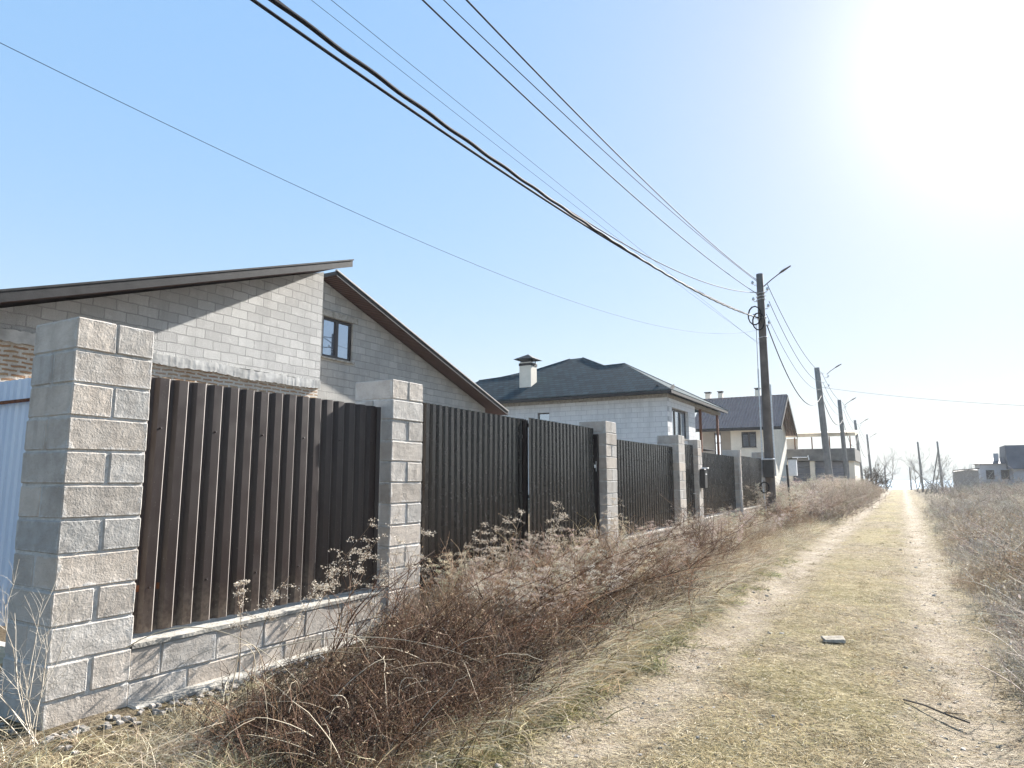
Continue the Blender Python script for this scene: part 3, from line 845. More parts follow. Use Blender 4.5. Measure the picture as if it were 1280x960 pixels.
# ------------------------------------------------------------------ house 3, cream house with violet-brown metal tile roof
H3o = Vector((-10, 53, 0))
H3 = empty('cream_house', tuple(H3o), 'cream rendered house with violet brown tiled gable roof, right of the white bungalow', 'house')
def rel3(o): o.matrix_parent_inverse = Matrix.Translation(-H3o); return o
M['beige'] = m_simple('beige_render', (0.36, 0.32, 0.275), 0.9, 0.1, 2, 0, 0.2, 0.3, 30)
t = NT('violet_brown_roof_tiles')
co = t.coord()
w1 = t.node('ShaderNodeTexWave', {'Vector': co, 'Scale': 1.55, 'Distortion': 0.0}, wave_type='BANDS', bands_direction='X')
w2 = t.node('ShaderNodeTexWave', {'Vector': co, 'Scale': 0.9, 'Distortion': 0.0}, wave_type='BANDS', bands_direction='Y', wave_profile='SAW')
hh = t.math('ADD', w1.outputs['Fac'], t.math('MULTIPLY', w2.outputs['Fac'], 0.7))
M['tile'] = t.principled(t.mix(t.noise(co, 2, 3), (0.22, 0.155, 0.135), (0.34, 0.26, 0.23)), 0.5, t.bump(hh, 1.0, 0.10), 0, 0.3)
rel3(wall_poly('front_wall', [(-10.46, 0), (-7.75, 0), (-7.75, 5.1), (-10.46, 5.1)], [(-9.72, -8.72, 3.72, 4.82)], 'y', 50.0, 0.3, M['cream'], H3))
rel3(wall_poly('recessed_wall', [(-12.6, 0), (-10.46, 0), (-10.46, 5.1), (-12.6, 5.1)], [(-11.72, -11.25, 3.2, 4.85)], 'y', 50.5, 0.3, M['beige'], H3))
rel3(wall_poly('gable_wall', [(50.303, 0), (57.2, 0), (57.2, 5.15), (53.6, 7.5), (50.303, 5.25)], [], 'x', -7.75, 0.3, M['cream'], H3))
b = MB(); b.box(-12.6, -8.06, 56.9, 57.2, 0, 5.1); b.box(-12.6, -12.3, 50.81, 56.9, 0, 5.1); b.box(-10.47, -10.2, 50.301, 50.81, 0, 5.1); rel3(b.build('rear_wall', M['cream'], H3))
rel3(window(H3, 'y', 50.0, -9.72, -8.72, 3.72, 4.82, 0.1, 0.08))
rel3(window(H3, 'y', 50.5, -11.72, -11.25, 3.2, 4.85, 0.08, 0.06, (0.5,), 0.55))
b = MB()
for (y0, y1) in ((49.4, 53.5), (57.8, 53.5)):
    z0 = 5.08 if y0 < 53 else 4.9
    b.add([(-13.2, y0, z0), (-6.99, y0, z0), (-6.99, y1, 7.66), (-13.2, y1, 7.66)], [(0, 1, 2, 3)])
rf = rel3(b.build('roof', M['tile'], H3))
md = rf.modifiers.new('thick', 'SOLIDIFY'); md.thickness = 0.10; md.offset = -1
b = MB()
b.box(-13.25, -6.95, 49.33, 49.39, 4.88, 5.09)
for y0, z0 in ((49.4, 5.08), (57.8, 4.9)):
    b.bar((-6.96, y0, z0 - 0.12), (-6.96, 53.5, 7.54), 0.05, 0.26)
b.build('verge_board', M['fascia'], rf)
b = MB(); b.box(-13.1, -7.03, 49.45, 50.0, 4.93, 4.96); b.build('soffit', M['fascia'], rf)
for x, y, h in ((-11.9, 53.9, 8.15), (-9.1, 53.7, 8.2)):
    b = MB(); b.cbox(x - 0.17, x + 0.17, y - 0.17, y + 0.17, 7.2, h, 0.02); c_ = b.build('chimney', M['cream'], rf)
    b = MB(); b.box(x - 0.22, x + 0.22, y - 0.22, y + 0.22, h + 0.1, h + 0.15); b.box(x - .15, x + .15, y - .15, y + .15, h, h + .1); b.build('chimney_cowl', M['fascia'], c_)
e = empty('roof_chimney', (-13.6, 57, 0), 'lone pale chimney rising behind the porch roof of the white bungalow', 'chimney')
b = MB(); b.cbox(-.2, .2, -.2, .2, 0, 8.55, .02); b.build('stack', M['cream'], e)
b = MB(); b.box(-.26, .26, -.26, .26, 8.6, 8.68); b.box(-.16, .16, -.16, .16, 8.55, 8.6); b.build('chimney_cowl', M['fascia'], e)

# ------------------------------------------------------------------ house 4, flat garage block with terrace
H4o = Vector((-6, 64, 0))
H4 = empty('garage_block', tuple(H4o), 'flat roofed garage block with grey doors and a white canopied terrace on top', 'garage')
def rel4(o): o.matrix_parent_inverse = Matrix.Translation(-H4o); return o
M['slabg'] = m_simple('grey_concrete_band', (0.17, 0.165, 0.155), 0.9, 0.3, 2, 0, 0.2, 0.4)
M['door'] = m_simple('blue_grey_door', (0.11, 0.125, 0.155), 0.55, 0.12, 3, 0, 0.4, 0.1)
M['door2'] = m_simple('pale_grey_door', (0.20, 0.205, 0.235), 0.55, 0.12, 3, 0, 0.4, 0.1)
M['canopy'] = m_simple('stained_canopy', (0.62, 0.52, 0.38), 0.8, 0.5, 0.9, 0, 0.2, 0.2)
M['whitewall'] = m_simple('white_wall', (0.78, 0.77, 0.75), 0.85, 0.06, 3, 0, 0.2, 0.2)
b = MB(); b.box(-8.7, -3.1, 60.0, 68, 2.95, 3.93); rel4(b.build('roof_slab', M['slabg'], H4))
b = MB(); b.box(-8.6, -7.76, 60.2, 67.9, 0, 2.946); b.box(-6.43, -6.07, 60.1, 60.6, 0, 2.946); b.box(-3.6, -3.2, 60.2, 67.9, 0, 2.946); b.box(-7.75, -3.61, 67.5, 67.85, 0, 2.946); rel4(b.build('wall', M['cream'], H4))
for x0, x1, mm in ((-7.755, -6.435, M['door']), (-6.065, -3.605, M['door2'])):
    b = MB()
    for k in range(6): b.cbox(x0, x1, 60.45, 60.5, 0.05 + k * 0.48, 0.05 + k * 0.48 + 0.47, 0.012)
    d_ = rel4(b.build('garage_door', mm, H4))
    b = MB(); b.box((x0 + x1) / 2 - 0.12, (x0 + x1) / 2 + 0.12, 60.40, 60.446, 1.1, 1.14); b.build('handle', M['white'], d_)
b = MB(); b.box(-8.5, -7.6, 63.0, 63.2, 3.934, 4.95); rel4(b.build('terrace_wall', M['whitewall'], H4))
for x in (-8.4, -7.5, -6.2, -4.9, -3.4):
    b = MB(); b.box(x - 0.04, x + 0.04, 60.3, 60.38, 3.934, 4.90); rel4(b.build('canopy_post', M['rust'], H4))
b = MB(); b.add([(-8.75, 60.0, 4.9), (-3.0, 60.0, 4.9), (-3.0, 60.0, 5.18), (-8.75, 60.0, 5.22), (-8.75, 64.3, 5.6), (-3.0, 64.3, 5.6), (-8.75, 64.3, 5.3), (-3.0, 64.3, 5.3)],
    [(0, 1, 2, 3), (3, 2, 5, 4), (4, 5, 7, 6), (6, 7, 1, 0), (0, 3, 4, 6), (1, 7, 5, 2)])
rel4(b.build('canopy', M['canopy'], H4))
b = MB(); b.tube([(-7.7, 59.9, 3.25), (-6.6, 59.9, 3.25), (-6.5, 59.85, 3.4), (-6.45, 59.85, 3.05)], 0.05, 8); rel4(b.build('drain_pipe', M['white'], H4))
b = MB(); b.box(-7.8, -6.5, 59.93, 59.99, 3.0, 3.16); rel4(b.build('door_header', M['slabg'], H4))

# ------------------------------------------------------------------ houses on the right, far away
M['slate'] = m_simple('dark_slate_roof', (0.075, 0.08, 0.095), 0.7, 0.25, 1, 0, 0.3, 0.3)
M['greywall'] = m_simple('grey_render', (0.46, 0.47, 0.50), 0.9, 0.12, 1.5, 0, 0.2, 0.2)
e = empty('dark_roofed_house', (11.5, 91, 0), 'tall grey house with steep dark slate roof at the right edge beyond the weeds', 'house')
b = MB(); b.box(-1.0, 6, 0, 7, 0, 2.9); b.build('wall', M['greywall'], e)
b = MB(); b.add([(-1.5, -0.6, 2.6), (6.5, -0.6, 2.6), (6.5, 7.6, 2.6), (-1.5, 7.6, 2.6), (-1.45, 1.3, 5.2), (6.4, 1.3, 5.2), (6.4, 5.8, 5.2), (-1.45, 5.8, 5.2)],
   [(0, 1, 5, 4), (1, 2, 6, 5), (2, 3, 7, 6), (3, 0, 4, 7), (4, 5, 6, 7), (3, 2, 1, 0)]); b.build('roof', M['slate'], e)
b = MB(); b.box(0.6, 1.5, -0.05, -0.004, 1.1, 2.2); b.build('window', M['frame'], e)
e = empty('pale_house', (8.9, 92, 0), 'low pale house with shallow roof and stubby chimney left of the dark roofed one', 'house')
b = MB(); b.box(-1.3, 2.2, 0, 6, 0, 3.25); b.build('wall', M['greywall'], e)
b = MB(); b.add([(-1.7, -0.4, 3.2), (2.6, -0.4, 3.2), (2.6, 6.4, 3.2), (-1.7, 6.4, 3.2), (0.4, 2.5, 3.95), (2.5, 2.5, 3.95)], [(0, 1, 5, 4), (1, 2, 5), (2, 3, 4, 5), (3, 0, 4), (3, 2, 1, 0)]); rf = b.build('roof', M['slate'], e)
b = MB(); b.box(0.15, 0.6, 1.0, 1.45, 3.3, 4.35); b.build('chimney', M['greywall'], rf)
for x in (-0.8, 0.55):
    b = MB(); b.box(x, x + 0.75, -0.05, -0.004, 1.5, 2.5); b.build('window', M['frame'], e)
e = empty('ruined_wall', (6.1, 88, 0), 'low broken brown block shed among the weeds, left of the far pale house', 'shed')
b = MB(); b.add([(-1.2, 0, 0), (1.0, 0, 0), (1.0, 0, 2.45), (0.2, 0, 2.5), (-1.2, 0, 2.3), (-1.2, 2.5, 0), (1.0, 2.5, 0), (1.0, 2.5, 2.6), (0.2, 2.5, 2.6), (-1.2, 2.5, 2.4)],
   [(0, 1, 2, 3, 4), (9, 8, 7, 6, 5), (0, 4, 9, 5), (1, 6, 7, 2), (4, 3, 8, 9), (3, 2, 7, 8)]); b.build('wall', M['bark_pale'], e)
b = MB(); b.bar((-1.3, -0.1, 2.44), (1.1, -0.1, 2.62), 0.3, 0.1); b.build('roof_beam', M['bark'], e)

# ------------------------------------------------------------------ utility poles
M['pole'] = m_simple('weathered_pole', (0.12, 0.105, 0.095), 0.9, 0.3, 3, 0, 0.25, 0.6, 30)
M['poleg'] = m_simple('grey_concrete_pole', (0.22, 0.215, 0.205), 0.9, 0.2, 3, 0, 0.25, 0.4, 30)
def pole(x, y, zt, r0, r1, mat, label, lean=(0, 0), lamp=True, ins=4, group=None):
    z0 = float(hz(x, y)) - 0.3
    e = empty('utility_pole', (x, y, z0), label, 'utility pole', group)
    H = zt - z0
    b = MB(); b.tube([(lean[0] * k / 6, lean[1] * k / 6, H * k / 6) for k in range(7)], [r0 + (r1 - r0) * k / 6 for k in range(7)], 10)
    b.build('shaft', mat, e, smooth=True)
    for k in range(ins):
        zz = H - 0.35 - 0.27 * k
        sd = 1 if k % 2 else -1
        b = MB(); b.tube([(0, 0, zz), (sd * 0.20, -0.06, zz), (sd * 0.22, -0.06, zz + 0.05)], 0.012, 6)
        b.tube([(sd * 0.22, -0.06, zz + 0.05), (sd * 0.22, -0.06, zz + 0.08), (sd * 0.22, -0.06, zz + 0.14)], [0.03, 0.045, 0.025], 8)
        b.build('insulator', M['galv'], e)
    if lamp:
        b = MB(); b.tube([(r1, 0, H - 0.42), (0.35, -0.05, H - 0.25), (0.62, -0.08, H - 0.08)], 0.016, 8); ar = b.build('lamp_arm', M['pole'], e)
        b = MB(); b.tube([(0.60, -0.08, H - 0.09), (0.70, -0.09, H - 0.03), (0.95, -0.10, H + 0.10)], [0.02, 0.04, 0.02], 8); b.build('lamp_head', M['pole'], ar)
    return e
PX = -3.52
p1 = pole(PX, 22.2, 7.99, 0.155, 0.105, M['pole'], 'nearest dark utility pole with cable coils and black meter box, before the last pillar', ins=6)
H = 7.99 - (float(hz(PX, 22.2)) - 0.3)
zb1 = float(hz(PX, 22.2)) - 0.3
for zc, rr, lab in ((6.62, 0.26, 0), (6.42, 0.24, 1)):
    pts = []
    for k in range(40):
        a = k * 2 * math.pi / 13
        pts.append((-0.13 + 0.0 + rr * 0.75 * math.cos(a) + (0.06 if lab else -0.05), -0.17 - 0.01 * (k // 13), zc - zb1 + rr * 1.15 * math.sin(a)))
    b = MB(); b.tube(pts, 0.022, 6); b.build('cable_coil', M['cable'], p1)
for zz in (6.55, 5.92, 7.35, 7.25, 7.15):
    b = MB(); b.tube([(0.135 * math.cos(a), 0.135 * math.sin(a), zz - zb1 + 0.02 * math.cos(a)) for a in np.linspace(0, 2 * math.pi, 13)], 0.012, 6); b.build('steel_band', M['galv'], p1)
b = MB(); b.cbox(-0.14, 0.16, -0.36, -0.165, 1.55 - zb1, 2.08 - zb1, 0.01); mbx = b.build('meter_box', M['dark'], p1)
b = MB(); b.cbox(-0.17, 0.19, -0.40, -0.15, 2.083 - zb1, 2.12 - zb1, 0.005); b.build('box_lid', M['galv'], mbx)
b = MB(); b.tube([(-0.16, -0.2, 4.9 - zb1), (-0.165, -0.2, 3.0 - zb1), (-0.17, -0.2, 2.1 - zb1), (-0.2, -0.24, 1.4 - zb1), (-0.15, -0.25, 0.9 - zb1), (-0.1, -0.2, 0.2)], 0.022, 6)
b.tube([(0.165, -0.12, 4.4 - zb1), (0.17, -0.14, 3.0 - zb1), (0.19, -0.15, 1.6 - zb1)], 0.025, 6); b.build('conduit', M['galv'], p1)
b = MB(); b.tube([(-0.12 + 0.13 * math.cos(a), -0.33, 1.25 - zb1 + 0.16 * math.sin(a)) for a in np.linspace(0, 12, 30)], 0.02, 6)
b.build('loose_coil', M['cable'], p1)
pole(PX, 42.6, 7.9, 0.22, 0.15, M['poleg'], 'thick grey utility pole, second along the track, in front of the garage block', (-0.35, 0.0), ins=4)
pole(PX, 56.3, 7.4, 0.19, 0.13, M['poleg'], 'third utility pole along the track, at the right end of the garage block', (-0.2, 0), ins=3)
pole(PX, 77.9, 7.5, 0.19, 0.12, M['poleg'], 'fourth utility pole along the track, just past the garage block', (-0.3, 0), ins=2)
pole(PX, 102.8, 7.45, 0.18, 0.11, M['poleg'], 'fifth utility pole, farthest of the row, beside the dark bare tree', (-0.2, 0), ins=2)
pole(1.9, 88, 5.6, 0.13, 0.09, M['poleg'], 'thin leaning pole right of the track among pale saplings', (-0.15, 0), False, 1)
e = pole(3.75, 88, 5.6, 0.13, 0.09, M['poleg'], 'thin pole with a slanting brace right of the track, before the broken shed', (-0.15, 0), False, 1)
b = MB(); b.tube([(-1.1, 0, 0.1), (-0.12, 0, 4.9)], 0.06, 8); b.build('brace', M['poleg'], e)
pole(-2.2, 118, 3.6, 0.12, 0.09, M['bark_pale'], 'distant short post left of where the track meets the sea', (0, 0), False, 0)
pole(1.0, 112, 3.2, 0.12, 0.09, M['bark_pale'], 'distant short post right of where the track meets the sea', (0, 0), False, 0)

# white cabinet on a stake beside pole 1
xs_, ys_ = -3.1, 23.2
zz = float(hz(xs_, ys_))
e = empty('meter_cabinet', (xs_, ys_, zz), 'small white electric cabinet on a dark stake, right of the nearest pole', 'cabinet')
b = MB(); b.bar((0, 0, -0.2), (-0.06, 0, 1.95 - zz), 0.06); b.build('stake', M['dark'], e)
b = MB(); b.cbox(0.0, 0.24, -0.12, 0.06, 1.60 - zz, 2.12 - zz, 0.01); c_ = b.build('cabinet', M['white'], e)
b = MB(); b.cbox(-0.02, 0.27, -0.15, 0.09, 2.124 - zz, 2.15 - zz, 0.004); b.build('hood', M['dark'], c_)
b = MB(); b.box(0.03, 0.21, -0.128, -0.1215, 1.64 - zz, 2.08 - zz); b.build('door', M['white'], c_)

# ------------------------------------------------------------------ overhead wires
def wire(A, B, sag, r, label, n=60, group=None, twist=None):
    A, B = np.array(A, float), np.array(B, float)
    tt = np.linspace(0, 1, n)[:, None]
    P = A + (B - A) * tt
    P[:, 2] -= 4 * sag * (tt * (1 - tt))[:, 0]
    if twist:
        amp, turns, ph = twist
        a = tt[:, 0] * turns * 2 * math.pi + ph
        P[:, 0] += amp * np.cos(a); P[:, 2] += amp * np.sin(a)
    b = MB(); b.tube(P, r, 6)
    o = b.build('overhead_wire', M['cable'], smooth=True)
    return tag(o, label, 'wire', group)
Z = EYE
wire((-3.6, 22.15, 5.05 + Z), (-4.85, -6, 4.36 + Z), 0.714, 0.017, 'lower thick black cable of the pair sweeping overhead from the coils on the nearest pole')
wire((-3.6, 22.12, 5.06 + Z), (-3.27, -6, 3.11 + Z), 0.704, 0.019, 'upper thick black cable twisting over its neighbour before the coils on the nearest pole', 300, None, (0.004, 40, 0))
wire((-3.6, 22.10, 5.88 + Z), (-4.42, -6, 4.74 + Z), 1.427, 0.010, 'slack black wire that leaves the thick cables halfway and climbs to the nearest pole')
wire((-3.6, 22.15, 6.30 + Z), (-3.75, -6, 5.17 + Z), 0.592, 0.010, 'topmost black wire running to the top of the nearest pole')
wire((-3.6, 22.15, 6.25 + Z), (-6.37, -6, 8.02 + Z), 0.605, 0.008, 'second black wire from the top, just under the topmost one')
wire((-3.6, 22.15, 5.83 + Z), (-4.74, -6, 6.02 + Z), 0.685, 0.010, 'third black wire from the top, with a small knotted clamp on it')
wire((-3.6, 22.15, 4.22 + Z), (-6.22, -6, 6.05 + Z), 0.214, 0.0028, 'hair thin wire nearest above the thick cable pair')
wire((-3.6, 22.15, 4.17 + Z), (-4.76, -6, 4.64 + Z), 0.03, 0.0028, 'hair thin wire in the open sky between the thick cables and the pole top wires')
wire((-3.6, 22.15, 4.68 + Z), (-4.6, 1.0, 2.65 + Z), 0.782, 0.0024, 'lone thin wire crossing the blue sky above the block house')
b = MB(); b.box(-0.03, 0.03, -0.05, 0.05, -0.025, 0.03); b.bar((-0.03, 0.0, 0.02), (0.05, 0.05, 0.09), 0.03)
A, B = np.array((-3.6, 22.15, 5.83 + Z)), np.array((-4.74, -6, 6.02 + Z)); tk = 0.612
pk = A + (B - A) * tk; pk[2] -= 4 * 0.685 * tk * (1 - tk)
tag(b.build('wire_clamp', M['cable'], loc=tuple(pk)), 'small dark clamp knotted on the wire high at the top of the picture', 'clamp')
TOPS = [(PX, 22.2), (PX - 0.33, 42.6), (PX - 0.19, 56.3), (PX - 0.29, 77.9), (PX - 0.19, 102.8)]
SP = ['between the first and second poles', 'between the second and third poles', 'between the third and fourth poles', 'between the fourth and fifth poles']
for k in range(4):
    (xa, y_a), (xb_, y_b) = TOPS[k], TOPS[k + 1]
    zt = [7.62, 7.6, 7.2, 7.1, 7.0]
    for j, (dx, dz, sg, r, nm) in enumerate(((0.22, 0.0, 0.55, 0.010, 'top black wire'), (0.24, -0.55, 0.75, 0.009, 'middle black wire'), (0.14, -0.95, 0.8, 0.007, 'lower thin wire'), (0.14, -1.30, 1.5, 0.017, 'thick slack cable'))):
        if k > 1 and j == 2: continue
        wire((xa + dx, y_a, zt[k] + dz), (xb_ + dx, y_b, zt[k + 1] + dz), sg * (y_b - y_a) / 22, r, f'{nm} strung {SP[k]}', 30)
wire((PX - 0.2, 42.6, 6.75), (16, 40, 4.35), 0.55, 0.007, 'single wire dipping across the track from the second pole to the right')
wire((-3.68, 22.05, 6.3), (-3.70, 22.03, 2.2), 0.0, 0.008, 'slack drop wire hanging down beside the nearest pole to the meter box')

# ------------------------------------------------------------------ vegetation prototypes (numpy)
def lerp_cols(rng, n, a, b):
    k = rng.random((n, 1))
    return np.array(a) * (1 - k) + np.array(b) * k
def join(parts):
    V, Q, C, o = [], [], [], 0
    for v, q, c in parts:
        V.append(v); Q.append(q + o); C.append(c); o += len(v)
    return np.concatenate(V), np.concatenate(Q), np.concatenate(C)
def bits(rng, pts, size, cols, elong=2.0):
    """little leaf/seed quads at pts"""
    n = len(pts)
    a = rng.normal(size=(n, 3)); a /= np.linalg.norm(a, axis=1, keepdims=True)
    b = np.cross(a, rng.normal(size=(n, 3))); b /= np.linalg.norm(b, axis=1, keepdims=True)
    s = size * rng.uniform(0.5, 1.4, (n, 1))
    a = a * s * elong / 2; b = b * s / 2
    V = np.stack([pts - a, pts + b * 0.9, pts + a, pts - b], 1).reshape(-1, 3)
    Q = np.arange(n * 4).reshape(-1, 4)
    return V, Q, np.repeat(cols, 4, 0)
def curve(rng, base, dirs, L, bend, n=6, wig=0.05):
    """batch of curved stems: base (B,3), dirs (B,3), L (B,), bend (B,3)"""
    t = np.linspace(0, 1, n)[None, :, None]
    P = base[:, None] + dirs[:, None] * t * L[:, None, None] + bend[:, None] * (t ** 2) * L[:, None, None]
    w = rng.normal(size=(len(base), n, 3)) * wig * L[:, None, None] * t
    return P + np.cumsum(w, 1) * 0.35
def norm(v): return v / (np.linalg.norm(v, axis=-1, keepdims=True) + 1e-9)

def proto_bramble(rng, nst=12, h=0.75, spread=0.18, thick=0.0044, cols=((0.12, 0.060, 0.040), (0.30, 0.20, 0.13)), leafc=((0.20, 0.13, 0.08), (0.62, 0.52, 0.38)), nleaf=3, lean=(0.0, 0.25)):
    base = np.concatenate([rng.normal(size=(nst, 2)) * spread, np.zeros((nst, 1))], 1)
    d = norm(np.concatenate([rng.normal(size=(nst, 2)) * 0.42 + np.array(lean), np.full((nst, 1), 1.0)], 1))
    L = h * rng.uniform(0.55, 1.25, nst)
    bend = np.concatenate([rng.normal(size=(nst, 2)) * 0.35 + np.array(lean) * 1.3, -np.abs(rng.normal(size=(nst, 1))) * 0.30], 1)
    P = curve(rng, base, d, L, bend, 7)
    r = thick * np.linspace(1, 0.35, 7)[None] * rng.uniform(0.7, 1.3, (nst, 1))
    c = lerp_cols(rng, nst, *cols)
    V, Q = tubes(P, r); parts = [(V, Q, np.repeat(c, 21, 0))]
    nb = 5
    ti = rng.integers(2, 6, (nst, nb))
    b0 = P[np.arange(nst)[:, None], ti].reshape(-1, 3)
    bd = norm(rng.normal(size=(nst * nb, 3)) + np.array([lean[0], lean[1] * 1.5, 0.7]))
    bl = np.repeat(L, nb) * rng.uniform(0.15, 0.42, nst * nb)
    P2_ = curve(rng, b0, bd, bl, rng.normal(size=(nst * nb, 3)) * 0.2, 4)
    V, Q = tubes(P2_, thick * 0.55 * np.linspace(1, 0.4, 4)[None] * np.ones((nst * nb, 1)))
    parts.append((V, Q, np.repeat(np.repeat(c, nb, 0) * 1.1, 12, 0)))
    if nleaf:
        lp = P2_[:, 1:].reshape(-1, 3)
        lp = np.repeat(lp, nleaf, 0) + rng.normal(size=(len(lp) * nleaf, 3)) * 0.012
        lp = lp[rng.random(len(lp)) < 0.4]
        parts.append(bits(rng, lp, 0.012, lerp_cols(rng, len(lp), *leafc)))
    return join(parts)

def proto_fluff(rng, h=0.9, nst=3, cols=((0.22, 0.14, 0.09), (0.33, 0.24, 0.16)), fl=((0.38, 0.32, 0.25), (0.78, 0.71, 0.60)), lean=(0.05, 0.15), size=0.011, plume=1.0):
    base = np.concatenate([rng.normal(size=(nst, 2)) * 0.05, np.zeros((nst, 1))], 1)
    d = norm(np.concatenate([rng.normal(size=(nst, 2)) * 0.14 + np.array(lean), np.ones((nst, 1))], 1))
    L = h * rng.uniform(0.7, 1.1, nst)
    bend = np.concatenate([rng.normal(size=(nst, 2)) * 0.15 + np.array(lean), -np.abs(rng.normal(size=(nst, 1))) * 0.06], 1)
    P = curve(rng, base, d, L, bend, 10, 0.03)
    V, Q = tubes(P, 0.0030 * np.linspace(1, 0.4, 10)[None] * np.ones((nst, 1)))
    c = lerp_cols(rng, nst, *cols)
    parts = [(V, Q, np.repeat(c, 30, 0))]
    nb = 16
    ti = rng.integers(5, 10, (nst, nb))
    b0 = P[np.arange(nst)[:, None], ti].reshape(-1, 3)
    bd = norm(np.concatenate([rng.normal(size=(nst * nb, 2)) + np.array(lean) * 3, np.full((nst * nb, 1), 0.6)], 1))
    bl = np.repeat(L, nb) * rng.uniform(0.06, 0.20, nst * nb) * plume
    Pb = curve(rng, b0, bd, bl, np.concatenate([rng.normal(size=(nst * nb, 2)) * 0.2 + np.array(lean), np.full((nst * nb, 1), -0.45)], 1), 5)
    V, Q = tubes(Pb, np.full((nst * nb, 5), 0.0011))
    parts.append((V, Q, np.repeat(np.repeat(c, nb, 0), 15, 0)))
    lp = Pb[:, 1:].reshape(-1, 3)
    lp = np.repeat(lp, 6, 0); lp = lp + rng.normal(size=lp.shape) * 0.010
    parts.append(bits(rng, lp, size, lerp_cols(rng, len(lp), *fl), 1.5))
    return join(parts)

def ribbons(rng, base, d, L, bend, w, cols, n=4):
    P = curve(rng, base, d, L, bend, n, 0.02)
    B = len(base)
    side = norm(np.cross(d, rng.normal(size=(B, 3))))
    wd = (w * np.linspace(1, 0.15, n))[None, :, None] * side[:, None]
    V = np.stack([P - wd, P + wd], 2).reshape(-1, 3)
    i = np.arange(n - 1) * 2
    q = np.stack([i, i + 1, i + 3, i + 2], 1)
    Q = (np.arange(B)[:, None, None] * 2 * n + q[None]).reshape(-1, 4)
    return V, Q, np.repeat(cols, 2 * n, 0)
def proto_tuft(rng, nb=36, h=0.22, spread=0.05, w=0.0028, cols=((0.26, 0.20, 0.11), (0.66, 0.57, 0.38)), splay=0.7, droop=0.5):
    base = np.concatenate([rng.normal(size=(nb, 2)) * spread, np.zeros((nb, 1))], 1)
    d = norm(np.concatenate([rng.normal(size=(nb, 2)) * splay, np.ones((nb, 1))], 1))
    L = h * rng.uniform(0.4, 1.2, nb)
    hd = d.copy(); hd[:, 2] = 0
    bend = hd * 0.5 + np.array([0, 0, -droop]) * rng.uniform(0.2, 1.2, (nb, 1))
    return ribbons(rng, base, d, L, bend, w, lerp_cols(rng, nb, *cols))

def scatter(rng, protos, pos, scale, tint=0.18):
    """merge copies of prototypes: pos (N,3), scale (N,)"""
    parts = []
    which = rng.integers(0, len(protos), len(pos))
    for k, (V, Q, C) in enumerate(protos):
        m = which == k
        n = m.sum()
        if n == 0: continue
        a = rng.normal(0, 0.7, n)
        ca, sa = np.cos(a), np.sin(a)
        R_ = np.zeros((n, 3, 3)); R_[:, 0, 0] = ca; R_[:, 0, 1] = -sa; R_[:, 1, 0] = sa; R_[:, 1, 1] = ca; R_[:, 2, 2] = 1
        W = np.einsum('nij,vj->nvi', R_ * scale[m][:, None, None], V) + pos[m][:, None]
        k_ = rng.uniform(1 - tint, 1 + tint, (n, 1, 1)) * (1 + rng.normal(0, 0.04, (n, 1, 3)))
        CC = np.clip(C[None] * k_, 0.005, 0.9)
        parts.append((W.reshape(-1, 3), (Q[None] + (np.arange(n) * len(V))[:, None, None]).reshape(-1, 4), CC.reshape(-1, 3)))
    return join(parts)
def on_ground(x, y, dz=0.0): return np.stack([x, y, hz(x, y) + dz], 1)
def yrand(rng, n, y0, y1, p=1.0):
    """more plants close to the camera: density falls as 1/y**p"""
    u = rng.random(n)
    if p == 1.0: return y0 * (y1 / y0) ** u
    q = 1 - p
    return (y0 ** q + u * (y1 ** q - y0 ** q)) ** (1 / q)

rng = np.random.default_rng(11)
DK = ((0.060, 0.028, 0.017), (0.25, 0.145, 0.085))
RD = ((0.10, 0.042, 0.023), (0.44, 0.25, 0.14))
LF = ((0.14, 0.08, 0.045), (0.52, 0.41, 0.27))
br_dark = [proto_bramble(rng, 11, 0.80, 0.20, 0.0050, DK, LF, 1, (0.02, 0.35)) for _ in range(8)]
br_near = [proto_bramble(rng, 8, 0.90, 0.16, 0.0046, ((0.13, 0.078, 0.045), (0.62, 0.47, 0.30)), LF, 2, (0.0, 0.40)) for _ in range(8)]
br_red = [proto_bramble(rng, 9, 0.95, 0.18, 0.0048, RD, LF, 1, (0.0, 0.45)) for _ in range(6)]
br_far = [proto_bramble(rng, 9, 0.75, 0.25, 0.0075, ((0.14, 0.10, 0.075), (0.50, 0.41, 0.32)), ((0.32, 0.25, 0.18), (0.75, 0.66, 0.52)), 3) for _ in range(6)]
br_grey = [proto_bramble(rng, 10, 0.6, 0.22, 0.0052, ((0.15, 0.13, 0.11), (0.55, 0.49, 0.41)), ((0.32, 0.28, 0.23), (0.70, 0.64, 0.54)), 2, (0.0, 0.15)) for _ in range(6)]
fl_p = [proto_fluff(rng, 0.9, 3, size=0.008) for _ in range(8)]
tuft_s = [proto_tuft(rng) for _ in range(6)]
tuft_g = [proto_tuft(rng, 42, 0.12, 0.06, 0.0029, ((0.09, 0.09, 0.035), (0.48, 0.41, 0.21)), 0.9, 0.4) for _ in range(6)]
tuft_y = [proto_tuft(rng, 40, 0.11, 0.06, 0.0027, ((0.24, 0.18, 0.09), (0.74, 0.64, 0.38)), 1.0, 0.4) for _ in range(6)]
tuft_long = [proto_tuft(rng, 26, 0.50, 0.07, 0.0034, ((0.22, 0.16, 0.09), (0.78, 0.69, 0.52)), 0.9, 0.9) for _ in range(8)]

def noise2(x, y, s=1.0, ph=0.0):
    return 0.5 + 0.25 * (np.sin(1.9 * s * x + 1.3 * s * y + ph) + np.sin(-1.1 * s * x + 2.3 * s * y + 2 * ph + 1) * np.sin(0.7 * s * x + 0.9 * s * y + ph))

